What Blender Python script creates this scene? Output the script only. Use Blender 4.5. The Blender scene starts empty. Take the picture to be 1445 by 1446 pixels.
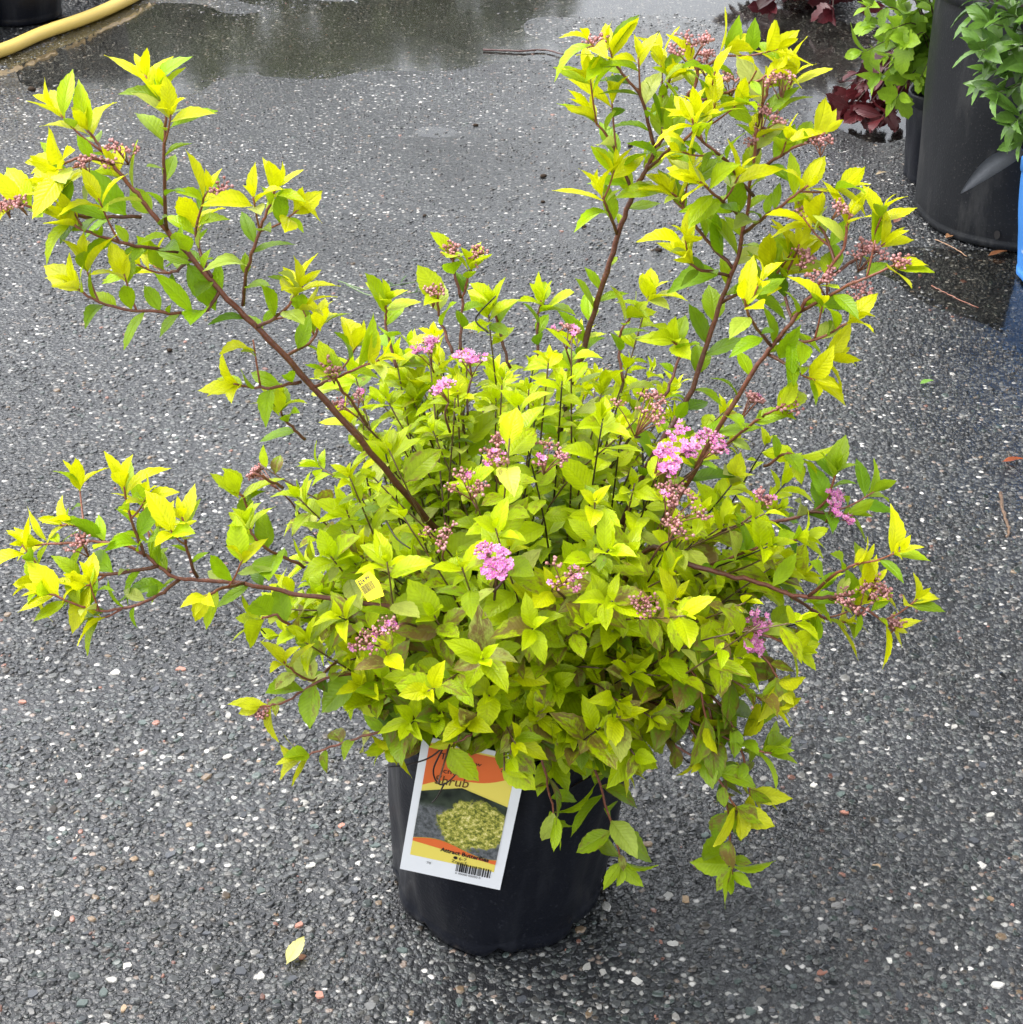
import bpy, math, random
import numpy as np
from mathutils import Vector, Matrix, noise
from mathutils.bvhtree import BVHTree

R = math.radians
rng = random.Random(11)
nrs = np.random.RandomState(5)
scene = bpy.context.scene
COL = scene.collection

# ------------------------------------------------------------------ camera
FPX, CX, CY = 2800.0, 722.5, 723.0           # focal length / centre in photo pixels
CAM = Vector((0.0, -1.715, 1.47)); PITCH = R(30)
cam = bpy.data.cameras.new("camera"); cam.sensor_fit = 'HORIZONTAL'
cam.angle = 2 * math.atan(722.5 / FPX); cam.clip_start = 0.05; cam.clip_end = 400
camo = bpy.data.objects.new("camera", cam); COL.objects.link(camo)
camo.location = CAM; camo.rotation_euler = (R(90) - PITCH, 0, 0)
scene.camera = camo

# ------------------------------------------------------------------ light: overcast day
SUN_EL, SUN_AZ = R(64), R(256)               # soft light through cloud, high on the left
world = bpy.data.worlds.new("World"); scene.world = world; world.use_nodes = True
wn = world.node_tree.nodes; wl = world.node_tree.links
sky = wn.new('ShaderNodeTexSky'); sky.sky_type = 'NISHITA'; sky.sun_disc = False
sky.sun_elevation = SUN_EL; sky.sun_rotation = R(180) - SUN_AZ
sky.air_density = 1.0; sky.dust_density = 3.0; sky.ozone_density = 1.0
hsv = wn.new('ShaderNodeHueSaturation'); hsv.inputs['Saturation'].default_value = 0.22
wl.new(sky.outputs[0], hsv.inputs['Color'])
bg = wn['Background']; bg.inputs['Strength'].default_value = 0.15
wl.new(hsv.outputs[0], bg.inputs['Color'])
sun = bpy.data.lights.new("sun", 'SUN'); sun.energy = 0.8; sun.angle = R(50); sun.color = (1, 0.97, 0.92)
suno = bpy.data.objects.new("sun", sun); COL.objects.link(suno)
suno.location = (-3, -4, 8)
_sd = Vector((math.sin(SUN_AZ) * math.cos(SUN_EL), -math.cos(SUN_AZ) * math.cos(SUN_EL), math.sin(SUN_EL)))
suno.rotation_euler = _sd.to_track_quat('Z', 'Y').to_euler()
vs = scene.view_settings
vs.view_transform = 'Standard'; vs.look = 'None'; vs.gamma = 1.0; vs.exposure = 1.93
vs.use_curve_mapping = False
cy = scene.cycles
cy.max_bounces = 6; cy.diffuse_bounces = 3; cy.glossy_bounces = 3; cy.transmission_bounces = 3; cy.transparent_max_bounces = 8

# ------------------------------------------------------------------ geometry of the view
SP, CP = math.sin(PITCH), math.cos(PITCH)
UP = Vector((0, SP, CP)); FW = Vector((0, CP, -SP))
def ray(px, py):
    return Vector((1, 0, 0)) * ((px - CX) / FPX) - UP * ((py - CY) / FPX) + FW
def P(px, py, Y=0.0):                         # a point at depth plane Y
    d = ray(px, py); return CAM + d * ((Y - CAM.y) / d.y)
def G(px, py, z=0.0):                         # a point on the ground
    d = ray(px, py); return CAM + d * ((z - CAM.z) / d.z)
def proj(p):
    v = Vector(p) - CAM; z = v.dot(FW)
    return CX + FPX * v.x / z, CY - FPX * v.dot(UP) / z, z

# ------------------------------------------------------------------ helpers
def link(o, parent=None):
    COL.objects.link(o)
    if parent is not None: o.parent = parent
    return o
def tag(o, label=None, cat=None, group=None, kind=None):
    if label: o['label'] = label
    if cat: o['category'] = cat
    if group: o['group'] = group
    if kind: o['kind'] = kind
    return o
def empty(name, loc, label, cat, group=None, rz=0.0):
    o = bpy.data.objects.new(name, None); COL.objects.link(o)
    o.empty_display_size = 0.05; o.location = loc; o.rotation_euler[2] = rz
    return tag(o, label, cat, group)
def mesh_obj(name, verts, faces, mat, parent=None, smooth=True, cols=None):
    me = bpy.data.meshes.new(name)
    me.from_pydata([tuple(v) for v in verts], [], [tuple(f) for f in faces])
    if smooth: me.polygons.foreach_set('use_smooth', [True] * len(me.polygons))
    if cols is not None:
        a = me.color_attributes.new('col', 'FLOAT_COLOR', 'POINT')
        a.data.foreach_set('color', np.asarray(cols, dtype=np.float32).ravel())
    for m in (mat if isinstance(mat, (list, tuple)) else [mat]): me.materials.append(m)
    me.update()
    o = bpy.data.objects.new(name, me)
    return link(o, parent)
def world_child(o, parent):                   # keep mesh verts in world coordinates under a parent that sits at a location
    o.parent = parent; o.matrix_parent_inverse = parent_matrix(parent).inverted(); return o
def parent_matrix(p):
    m = Matrix.LocRotScale(p.location, p.rotation_euler, p.scale)
    return (parent_matrix(p.parent) @ p.matrix_parent_inverse @ m) if p.parent else m
def np_mesh(name, V, F, mat, cols=None, rnd=None, uv=None, smooth=True):
    """V (n,3) float, F (m,3) int triangles"""
    me = bpy.data.meshes.new(name)
    n, m = len(V), len(F)
    me.vertices.add(n); me.vertices.foreach_set('co', np.ascontiguousarray(V, dtype=np.float32).ravel())
    me.loops.add(m * 3); me.loops.foreach_set('vertex_index', np.ascontiguousarray(F, dtype=np.int32).ravel())
    me.polygons.add(m); me.polygons.foreach_set('loop_start', np.arange(0, m * 3, 3, dtype=np.int32))
    me.polygons.foreach_set('loop_total', np.full(m, 3, dtype=np.int32))
    me.polygons.foreach_set('use_smooth', np.full(m, smooth, dtype=bool))
    if cols is not None:
        a = me.color_attributes.new('col', 'FLOAT_COLOR', 'POINT')
        a.data.foreach_set('color', np.ascontiguousarray(cols, dtype=np.float32).ravel())
    if rnd is not None:
        a = me.attributes.new('rnd', 'FLOAT', 'POINT'); a.data.foreach_set('value', np.ascontiguousarray(rnd, dtype=np.float32))
    if uv is not None:
        u = me.uv_layers.new(name='UVMap')
        u.data.foreach_set('uv', np.ascontiguousarray(uv[F.ravel()], dtype=np.float32).ravel())
    me.materials.append(mat); me.update(); me.validate()
    return me
def catmull(pts, sub=6):
    pts = [Vector(p) for p in pts]
    if len(pts) < 3: 
        return [pts[0].lerp(pts[-1], i / sub) for i in range(sub + 1)]
    ex = [pts[0] * 2 - pts[1]] + pts + [pts[-1] * 2 - pts[-2]]
    out = []
    for i in range(1, len(ex) - 2):
        a, b, c, d = ex[i - 1:i + 3]
        for k in range(sub):
            t = k / sub
            out.append(0.5 * ((2 * b) + (c - a) * t + (2 * a - 5 * b + 4 * c - d) * t * t + (3 * b - a - 3 * c + d) * t ** 3))
    out.append(pts[-1]); return out
class Tube:
    """collects tubes (with vertex colours) into one mesh"""
    def __init__(s): s.v, s.f, s.c = [], [], []
    def add(s, pts, r0, r1, n=6, c0=(.1, .05, .03), c1=None, wob=0.0, cap=True):
        c1 = c1 or c0
        m = len(pts); base = len(s.v)
        T = (pts[1] - pts[0]).normalized()
        N = T.orthogonal().normalized()
        for i, p in enumerate(pts):
            if 0 < i < m - 1: T = (pts[i + 1] - pts[i - 1]).normalized()
            elif i == m - 1: T = (pts[-1] - pts[-2]).normalized()
            N = (N - T * N.dot(T)).normalized(); B = T.cross(N)
            t = i / (m - 1); r = r0 + (r1 - r0) * t
            if wob: r *= 1 + wob * math.sin(i * 2.3 + base)
            col = tuple(a + (b - a) * t for a, b in zip(c0, c1)) + (1,)
            for k in range(n):
                a = 2 * math.pi * k / n
                s.v.append(p + N * (r * math.cos(a)) + B * (r * math.sin(a))); s.c.append(col)
            if i:
                for k in range(n):
                    a0 = base + (i - 1) * n; a1 = base + i * n
                    s.f.append((a0 + k, a0 + (k + 1) % n, a1 + (k + 1) % n, a1 + k))
        if cap:
            s.f.append(tuple(base + (m - 1) * n + k for k in range(n)))
            s.f.append(tuple(base + k for k in reversed(range(n))))
    def build(s, name, mat, parent=None): return mesh_obj(name, s.v, s.f, mat, parent, True, s.c)

# ------------------------------------------------------------------ materials
def newmat(name):
    m = bpy.data.materials.new(name); m.use_nodes = True
    nt = m.node_tree; return m, nt.nodes, nt.links, nt.nodes['Principled BSDF'], nt.nodes['Material Output']
def plain(name, col, rough=0.5, spec=0.5, bump=0.0, bscale=200.0, var=0.0, vscale=20.0, metallic=0.0):
    m, n, l, b, o = newmat(name)
    b.inputs['Base Color'].default_value = (*col, 1); b.inputs['Roughness'].default_value = rough
    b.inputs['Specular IOR Level'].default_value = spec; b.inputs['Metallic'].default_value = metallic
    tc = n.new('ShaderNodeTexCoord')
    if var:
        nz = n.new('ShaderNodeTexNoise'); nz.inputs['Scale'].default_value = vscale; nz.inputs['Detail'].default_value = 5
        l.new(tc.outputs['Object'], nz.inputs['Vector'])
        mx = n.new('ShaderNodeMix'); mx.data_type = 'RGBA'
        l.new(nz.outputs['Fac'], mx.inputs['Factor'])
        mx.inputs[6].default_value = (*[c * (1 - var) for c in col], 1)
        mx.inputs[7].default_value = (*[min(1, c * (1 + var)) for c in col], 1)
        l.new(mx.outputs[2], b.inputs['Base Color'])
    if bump:
        nz = n.new('ShaderNodeTexNoise'); nz.inputs['Scale'].default_value = bscale; nz.inputs['Detail'].default_value = 4
        l.new(tc.outputs['Object'], nz.inputs['Vector'])
        bp = n.new('ShaderNodeBump'); bp.inputs['Strength'].default_value = bump; bp.inputs['Distance'].default_value = 0.002
        l.new(nz.outputs['Fac'], bp.inputs['Height']); l.new(bp.outputs['Normal'], b.inputs['Normal'])
    return m
def math_node(n, l, op, a, b=None, c=None):
    x = n.new('ShaderNodeMath'); x.operation = op
    for i, v in enumerate((a, b, c)):
        if v is None: continue
        if isinstance(v, (int, float)): x.inputs[i].default_value = v
        else: l.new(v, x.inputs[i])
    return x.outputs[0]
def leaf_mat(name, objects, rough=0.33, transl=0.38, blotch=(0.20, 0.09, 0.04), veinf=34.0, bump=0.35):
    m, n, l, b, out = newmat(name)
    if objects:
        oi = n.new('ShaderNodeObjectInfo'); colo, alp, rnd = oi.outputs['Color'], oi.outputs['Alpha'], oi.outputs['Random']
    else:
        at = n.new('ShaderNodeAttribute'); at.attribute_name = 'col'; colo, alp = at.outputs['Color'], at.outputs['Alpha']
        ar = n.new('ShaderNodeAttribute'); ar.attribute_name = 'rnd'; rnd = ar.outputs['Fac']
    uvn = n.new('ShaderNodeUVMap'); sx = n.new('ShaderNodeSeparateXYZ'); l.new(uvn.outputs[0], sx.inputs[0])
    u, v = sx.outputs['X'], sx.outputs['Y']
    av = math_node(n, l, 'ABSOLUTE', v)
    # side veins run forward from the midrib
    ph = math_node(n, l, 'MULTIPLY', math_node(n, l, 'SUBTRACT', u, math_node(n, l, 'MULTIPLY', av, 0.22)), veinf)
    vein = math_node(n, l, 'POWER', math_node(n, l, 'ABSOLUTE', math_node(n, l, 'SINE', ph)), 0.5)
    mid = math_node(n, l, 'SMOOTH_MIN', math_node(n, l, 'MULTIPLY', av, 6.0), 1.0, 0.3)
    cx = n.new('ShaderNodeCombineXYZ'); l.new(math_node(n, l, 'MULTIPLY', u, 2.0), cx.inputs[0]); l.new(v, cx.inputs[1])
    l.new(math_node(n, l, 'MULTIPLY', rnd, 97.0), cx.inputs[2])
    nz = n.new('ShaderNodeTexNoise'); nz.inputs['Scale'].default_value = 1.7; nz.inputs['Detail'].default_value = 3; nz.inputs['Roughness'].default_value = 0.65
    l.new(cx.outputs[0], nz.inputs['Vector'])
    # colour: soft mottling, paler midrib, brown-purple scorch on old leaves
    mo = n.new('ShaderNodeMapRange'); mo.inputs[1].default_value = 0.3; mo.inputs[2].default_value = 0.7
    mo.inputs[3].default_value = 0.84; mo.inputs[4].default_value = 1.13; l.new(nz.outputs['Fac'], mo.inputs[0])
    vm = n.new('ShaderNodeVectorMath'); vm.operation = 'SCALE'; l.new(colo, vm.inputs[0])
    vv = math_node(n, l, 'MULTIPLY', mo.outputs[0], math_node(n, l, 'ADD', 0.9, math_node(n, l, 'MULTIPLY', vein, 0.12)))
    l.new(vv, vm.inputs['Scale'])
    nb = n.new('ShaderNodeTexNoise'); nb.inputs['Scale'].default_value = 1.3; nb.inputs['Detail'].default_value = 4; nb.inputs['Roughness'].default_value = 0.7
    cx2 = n.new('ShaderNodeVectorMath'); cx2.operation = 'ADD'; l.new(cx.outputs[0], cx2.inputs[0]); cx2.inputs[1].default_value = (5, 9, 31)
    l.new(cx2.outputs[0], nb.inputs['Vector'])
    th = math_node(n, l, 'ADD', nb.outputs['Fac'], math_node(n, l, 'MULTIPLY', alp, 0.30))
    br = n.new('ShaderNodeMapRange'); br.inputs[1].default_value = 0.68; br.inputs[2].default_value = 0.82; br.inputs[3].default_value = 0; br.inputs[4].default_value = 0.8
    br.clamp = True; l.new(th, br.inputs[0])
    mx = n.new('ShaderNodeMix'); mx.data_type = 'RGBA'; l.new(br.outputs[0], mx.inputs['Factor'])
    l.new(vm.outputs[0], mx.inputs[6]); mx.inputs[7].default_value = (*blotch, 1)
    col = mx.outputs[2]
    hgt = math_node(n, l, 'ADD', math_node(n, l, 'MULTIPLY', vein, 0.5), mid)
    hgt = math_node(n, l, 'ADD', hgt, math_node(n, l, 'MULTIPLY', nz.outputs['Fac'], 1.3))
    bp = n.new('ShaderNodeBump'); bp.inputs['Strength'].default_value = bump; bp.inputs['Distance'].default_value = 0.0015
    l.new(hgt, bp.inputs['Height'])
    l.new(col, b.inputs['Base Color']); l.new(bp.outputs['Normal'], b.inputs['Normal'])
    b.inputs['Roughness'].default_value = rough; b.inputs['Specular IOR Level'].default_value = 0.27
    tr = n.new('ShaderNodeBsdfTranslucent'); l.new(col, tr.inputs['Color'])
    ms = n.new('ShaderNodeMixShader'); ms.inputs[0].default_value = transl
    l.new(b.outputs[0], ms.inputs[1]); l.new(tr.outputs[0], ms.inputs[2]); l.new(ms.outputs[0], out.inputs['Surface'])
    return m
def vcol_mat(name, rough=0.5, bump=0.3, bscale=300, objects=False, spec=0.5, coat=0.0):
    m, n, l, b, o = newmat(name)
    if objects:
        at = n.new('ShaderNodeObjectInfo')
    else:
        at = n.new('ShaderNodeAttribute'); at.attribute_name = 'col'
    tc = n.new('ShaderNodeTexCoord')
    nz = n.new('ShaderNodeTexNoise'); nz.inputs['Scale'].default_value = bscale; nz.inputs['Detail'].default_value = 4
    l.new(tc.outputs['Object'], nz.inputs['Vector'])
    mr = n.new('ShaderNodeMapRange'); mr.inputs[1].default_value = .25; mr.inputs[2].default_value = .75; mr.inputs[3].default_value = 0.6; mr.inputs[4].default_value = 1.35
    l.new(nz.outputs['Fac'], mr.inputs[0])
    vm = n.new('ShaderNodeVectorMath'); vm.operation = 'SCALE'; l.new(at.outputs['Color'], vm.inputs[0]); l.new(mr.outputs[0], vm.inputs['Scale'])
    if coat and not objects:
        w2 = n.new('ShaderNodeTexNoise'); w2.inputs['Scale'].default_value = 2.4; w2.inputs['Detail'].default_value = 5; l.new(tc.outputs['Object'], w2.inputs['Vector'])
        m2 = n.new('ShaderNodeMapRange'); m2.inputs[1].default_value = .35; m2.inputs[2].default_value = .65; m2.inputs[3].default_value = .5; m2.inputs[4].default_value = 1.35
        l.new(w2.outputs['Fac'], m2.inputs[0]); v2 = n.new('ShaderNodeVectorMath'); v2.operation = 'SCALE'; l.new(vm.outputs[0], v2.inputs[0]); l.new(m2.outputs[0], v2.inputs['Scale']); vm = v2
    l.new(vm.outputs[0], b.inputs['Base Color'])
    bp = n.new('ShaderNodeBump'); bp.inputs['Strength'].default_value = bump; bp.inputs['Distance'].default_value = 0.001
    l.new(nz.outputs['Fac'], bp.inputs['Height']); l.new(bp.outputs['Normal'], b.inputs['Normal'])
    b.inputs['Roughness'].default_value = rough; b.inputs['Specular IOR Level'].default_value = spec
    b.inputs['Coat Weight'].default_value = coat; b.inputs['Coat Roughness'].default_value = .10; b.inputs['Coat IOR'].default_value = 1.38
    return m

def asphalt_mat():
    m, n, l, b, o = newmat("wet_asphalt")
    tc = n.new('ShaderNodeTexCoord')
    vo = n.new('ShaderNodeTexVoronoi'); vo.feature = 'F1'; vo.inputs['Scale'].default_value = 135
    dis = n.new('ShaderNodeTexNoise'); dis.inputs['Scale'].default_value = 90
    l.new(tc.outputs['Object'], dis.inputs['Vector'])
    mv = n.new('ShaderNodeVectorMath'); mv.operation = 'MULTIPLY_ADD'; l.new(dis.outputs['Color'], mv.inputs[0]); mv.inputs[1].default_value = (.006,) * 3
    l.new(tc.outputs['Object'], mv.inputs[2]); l.new(mv.outputs[0], vo.inputs['Vector'])
    sep = n.new('ShaderNodeSeparateColor'); l.new(vo.outputs['Color'], sep.inputs[0])
    ramp = n.new('ShaderNodeValToRGB'); cr = ramp.color_ramp; cr.interpolation = 'CONSTANT'
    stops = [(0, (.020, .021, .023)), (.3, (.032, .035, .037)), (.52, (.048, .051, .051)), (.68, (.07, .075, .072)), (.8, (.10, .10, .097)),
             (.90, (.18, .14, .115)), (.93, (.25, .245, .23)), (.98, (.50, .48, .45))]
    while len(cr.elements) < len(stops): cr.elements.new(0.5)
    for e, (p, c) in zip(cr.elements, stops): e.position = p; e.color = (*c, 1)
    l.new(sep.outputs[0], ramp.inputs[0])
    edge = n.new('ShaderNodeMapRange'); edge.inputs[1].default_value = 0.35; edge.inputs[2].default_value = 0.62; edge.inputs[3].default_value = 1; edge.inputs[4].default_value = 0
    l.new(vo.outputs['Distance'], edge.inputs[0])
    mx = n.new('ShaderNodeMix'); mx.data_type = 'RGBA'; l.new(edge.outputs[0], mx.inputs['Factor'])
    mx.inputs[6].default_value = (.012, .0125, .014, 1); l.new(ramp.outputs[0], mx.inputs[7])
    w2 = n.new('ShaderNodeTexNoise'); w2.inputs['Scale'].default_value = 2.4; w2.inputs['Detail'].default_value = 5; l.new(tc.outputs['Object'], w2.inputs['Vector'])
    m2 = n.new('ShaderNodeMapRange'); m2.inputs[1].default_value = .35; m2.inputs[2].default_value = .65; m2.inputs[3].default_value = .5; m2.inputs[4].default_value = 1.35
    l.new(w2.outputs['Fac'], m2.inputs[0]); v2 = n.new('ShaderNodeVectorMath'); v2.operation = 'SCALE'; l.new(mx.outputs[2], v2.inputs[0]); l.new(m2.outputs[0], v2.inputs['Scale'])
    l.new(v2.outputs[0], b.inputs['Base Color'])
    big = n.new('ShaderNodeTexNoise'); big.inputs['Scale'].default_value = 3.0; big.inputs['Detail'].default_value = 4
    l.new(tc.outputs['Object'], big.inputs['Vector'])
    rr = n.new('ShaderNodeMapRange'); rr.inputs[1].default_value = .35; rr.inputs[2].default_value = .65; rr.inputs[3].default_value = .20; rr.inputs[4].default_value = .36
    l.new(big.outputs['Fac'], rr.inputs[0]); l.new(rr.outputs[0], b.inputs['Roughness'])
    fine = n.new('ShaderNodeTexNoise'); fine.inputs['Scale'].default_value = 230; fine.inputs['Detail'].default_value = 4
    l.new(tc.outputs['Object'], fine.inputs['Vector'])
    h = math_node(n, l, 'ADD', math_node(n, l, 'MULTIPLY', edge.outputs[0], 0.8), math_node(n, l, 'MULTIPLY', fine.outputs['Fac'], 0.9))
    fin2 = n.new('ShaderNodeTexNoise'); fin2.inputs['Scale'].default_value = 620; fin2.inputs['Detail'].default_value = 2; l.new(tc.outputs['Object'], fin2.inputs['Vector'])
    h = math_node(n, l, 'ADD', h, math_node(n, l, 'MULTIPLY', fin2.outputs['Fac'], 0.5))
    bp = n.new('ShaderNodeBump'); bp.inputs['Strength'].default_value = 0.6; bp.inputs['Distance'].default_value = 0.0025
    l.new(h, bp.inputs['Height']); l.new(bp.outputs['Normal'], b.inputs['Normal'])
    b.inputs['Specular IOR Level'].default_value = 0.15
    b.inputs['Coat Weight'].default_value = 1; b.inputs['Coat Roughness'].default_value = .13; b.inputs['Coat IOR'].default_value = 1.38
    bp2 = n.new('ShaderNodeBump'); bp2.inputs['Strength'].default_value = 0.60; bp2.inputs['Distance'].default_value = 0.0025
    l.new(h, bp2.inputs['Height']); l.new(bp2.outputs['Normal'], b.inputs['Coat Normal'])
    return m
def water_mat():
    m, n, l, b, o = newmat("rain_water")
    n.remove(b)
    fr = n.new('ShaderNodeFresnel'); fr.inputs['IOR'].default_value = 1.33
    tr = n.new('ShaderNodeBsdfTransparent'); tr.inputs['Color'].default_value = (.80, .79, .74, 1)
    gl = n.new('ShaderNodeBsdfGlossy'); gl.inputs['Roughness'].default_value = 0.10; gl.inputs['Color'].default_value = (1, 1, 1, 1)
    tc = n.new('ShaderNodeTexCoord'); nz = n.new('ShaderNodeTexNoise'); nz.inputs['Scale'].default_value = 25
    l.new(tc.outputs['Object'], nz.inputs['Vector'])
    bp = n.new('ShaderNodeBump'); bp.inputs['Strength'].default_value = 0.06; bp.inputs['Distance'].default_value = 0.004
    l.new(nz.outputs['Fac'], bp.inputs['Height']); l.new(bp.outputs[0], gl.inputs['Normal']); l.new(bp.outputs[0], fr.inputs['Normal'])
    ms = n.new('ShaderNodeMixShader'); l.new(fr.outputs[0], ms.inputs[0]); l.new(tr.outputs[0], ms.inputs[1]); l.new(gl.outputs[0], ms.inputs[2])
    l.new(ms.outputs[0], o.inputs['Surface'])
    return m
def pot_mat(name, col, rough=.38, scuff=(.10, .10, .10), amount=.5, lo=.52, spec=.22):
    m, n, l, b, o = newmat(name)
    tc = n.new('ShaderNodeTexCoord')
    mp = n.new('ShaderNodeMapping'); mp.inputs['Scale'].default_value = (14, 14, 4); l.new(tc.outputs['Object'], mp.inputs[0])
    nz = n.new('ShaderNodeTexNoise'); nz.inputs['Scale'].default_value = 1.2; nz.inputs['Detail'].default_value = 8; nz.inputs['Roughness'].default_value = .65
    l.new(mp.outputs[0], nz.inputs['Vector'])
    n2 = n.new('ShaderNodeTexNoise'); n2.inputs['Scale'].default_value = 240; n2.inputs['Detail'].default_value = 3; l.new(tc.outputs['Object'], n2.inputs['Vector'])
    mr = n.new('ShaderNodeMapRange'); b.inputs['Specular IOR Level'].default_value = spec; mr.inputs[1].default_value = lo; mr.inputs[2].default_value = lo + .2; mr.inputs[3].default_value = 0; mr.inputs[4].default_value = amount
    l.new(nz.outputs['Fac'], mr.inputs[0])
    sp = n.new('ShaderNodeMapRange'); sp.inputs[1].default_value = .62; sp.inputs[2].default_value = .70; sp.inputs[3].default_value = 0; sp.inputs[4].default_value = amount * .9
    l.new(n2.outputs['Fac'], sp.inputs[0])
    f = math_node(n, l, 'MAXIMUM', mr.outputs[0], sp.outputs[0])
    mx = n.new('ShaderNodeMix'); mx.data_type = 'RGBA'; l.new(f, mx.inputs['Factor'])
    mx.inputs[6].default_value = (*col, 1); mx.inputs[7].default_value = (*scuff, 1); l.new(mx.outputs[2], b.inputs['Base Color'])
    r2 = n.new('ShaderNodeMapRange'); r2.inputs[3].default_value = rough - .1; r2.inputs[4].default_value = rough + .22; l.new(nz.outputs['Fac'], r2.inputs[0])
    l.new(r2.outputs[0], b.inputs['Roughness'])
    bp = n.new('ShaderNodeBump'); bp.inputs['Strength'].default_value = .25; bp.inputs['Distance'].default_value = .002
    l.new(n2.outputs['Fac'], bp.inputs['Height']); l.new(bp.outputs[0], b.inputs['Normal'])
    return m

M = {}
M['asphalt'] = asphalt_mat()
M['stone'] = vcol_mat("aggregate_stone", rough=.3, bump=.5, bscale=420, coat=1.0, spec=.15)
M['stone_obj'] = vcol_mat("single_stone", rough=.3, bump=.5, bscale=420, objects=True, coat=1.0, spec=.15)
M['water'] = water_mat()
M['pot'] = pot_mat("black_pot_plastic", (.0060, .0070, .011), .26, (.04, .043, .052), .34)
M['bigpot'] = pot_mat("weathered_pot_plastic", (.010, .011, .013), .40, (.08, .078, .075), .40, .53, .22)
M['soil'] = plain("potting_soil", (.03, .02, .013), .9, .2, 1.0, 120, .6, 60)
M['bark'] = vcol_mat("stem_bark", .38, .8, 260)
M['leaf'] = leaf_mat("leaf_single", True)
M['leaf_mass'] = leaf_mat("leaf_mass", False)
M['glossleaf'] = leaf_mat("glossy_leaf_single", True, rough=.24, transl=.12, veinf=20, bump=.2)
M['redleaf'] = leaf_mat("red_leaf_single", True, rough=.3, transl=.15, blotch=(.05, .012, .01))
M['bud'] = vcol_mat("flower_bud", .5, .1, 600)
M['hose'] = plain("yellow_hose_rubber", (.62, .44, .10), .42, .5, .15, 60, .18, 9)
M['white'] = plain("white_card", (.78, .79, .80), .35, .5, .05, 60, .05, 40)
M['orange'] = plain("orange_print", (.72, .15, .035), .4)
M['yellow'] = plain("yellow_print", (.80, .66, .12), .4)
M['ink'] = plain("black_ink", (.015, .013, .012), .5)
M['brownink'] = plain("brown_ink", (.12, .045, .01), .5)
M['pricecard'] = plain("bright_yellow_card", (.80, .68, .0), .4)
M['blue'] = plain("blue_pot_plastic", (.05, .22, .60), .35, .5, .05, 80, .08, 20)
M['greytag'] = plain("grey_strap_leaf", (.07, .075, .085), .5, .5, .2, 120, .3, 60)
M['sand_reflection'] = plain("sand_hose_reflection", (.13, .095, .05), .5, .4, 1.0, 160, .75, 45)  # sandy brown that also stands in for the hose's mirror image

# ------------------------------------------------------------------ ground
DIPS = []     # (x, y, rx, ry, depth)
def dip(px, py, pxr, ry, depth):
    g = G(px, py); z = (g - CAM).dot(FW); DIPS.append((g.x, g.y, pxr / FPX * z, ry, depth))
dip(330, 50, 260, .30, .0066); dip(540, 55, 170, .30, .0062); dip(130, 95, 120, .16, .0050)
dip(760, 0, 200, .20, .0050); dip(1000, -15, 180, .25, .0050)
dip(1130, 75, 110, .40, .0068); dip(1225, 150, 45, .25, .0060)
dip(1400, 395, 130, .16, .0062); dip(1470, 430, 90, .2, .006)
dip(945, 1010, 55, .045, .0050)
LEVEL = -.0022
def ground_h(x, y):
    x = np.asarray(x, float); y = np.asarray(y, float)
    h = .0009 * np.sin(7.1 * x + 2.3 * np.sin(3.7 * y)) + .0008 * np.sin(9.3 * y + 1.7 * np.sin(5.1 * x) + 1)
    h += .0006 * np.sin(17 * x + 13 * y) + .0005 * np.sin(23 * y - 11 * x + 2)
    for (a, b, rx, ry, d) in DIPS:
        q = ((x - a) / rx) ** 2 + ((y - b) / ry) ** 2
        h = h - d * np.exp(-q * 1.1)
    return h
def graded(a, b, step, far):
    core = np.arange(a, b + step * .5, step)
    lo, hi, s = [], [], step
    x = a
    while x > -far: s *= 1.35; x -= s; lo.append(x)
    s = step; x = core[-1]
    while x < far: s *= 1.35; x += s; hi.append(x)
    return np.concatenate([np.array(lo[::-1]), core, np.array(hi)])
gx = graded(-1.6, 1.6, .02, 90); gy = graded(-.8, 4.2, .025, 120)
XX, YY = np.meshgrid(gx, gy); ZZ = ground_h(XX, YY)
nx, ny = len(gx), len(gy)
V = np.stack([XX, YY, ZZ], -1).reshape(-1, 3)
ii = (np.arange(ny - 1)[:, None] * nx + np.arange(nx - 1)[None, :]).ravel()
F = np.concatenate([np.stack([ii, ii + 1, ii + nx + 1], 1), np.stack([ii, ii + nx + 1, ii + nx], 1)])
asphalt = link(bpy.data.objects.new("asphalt", np_mesh("asphalt", V, F, M['asphalt'])))
tag(asphalt, "wet dark grey asphalt with pale exposed aggregate stones", "asphalt", kind='structure')

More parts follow.
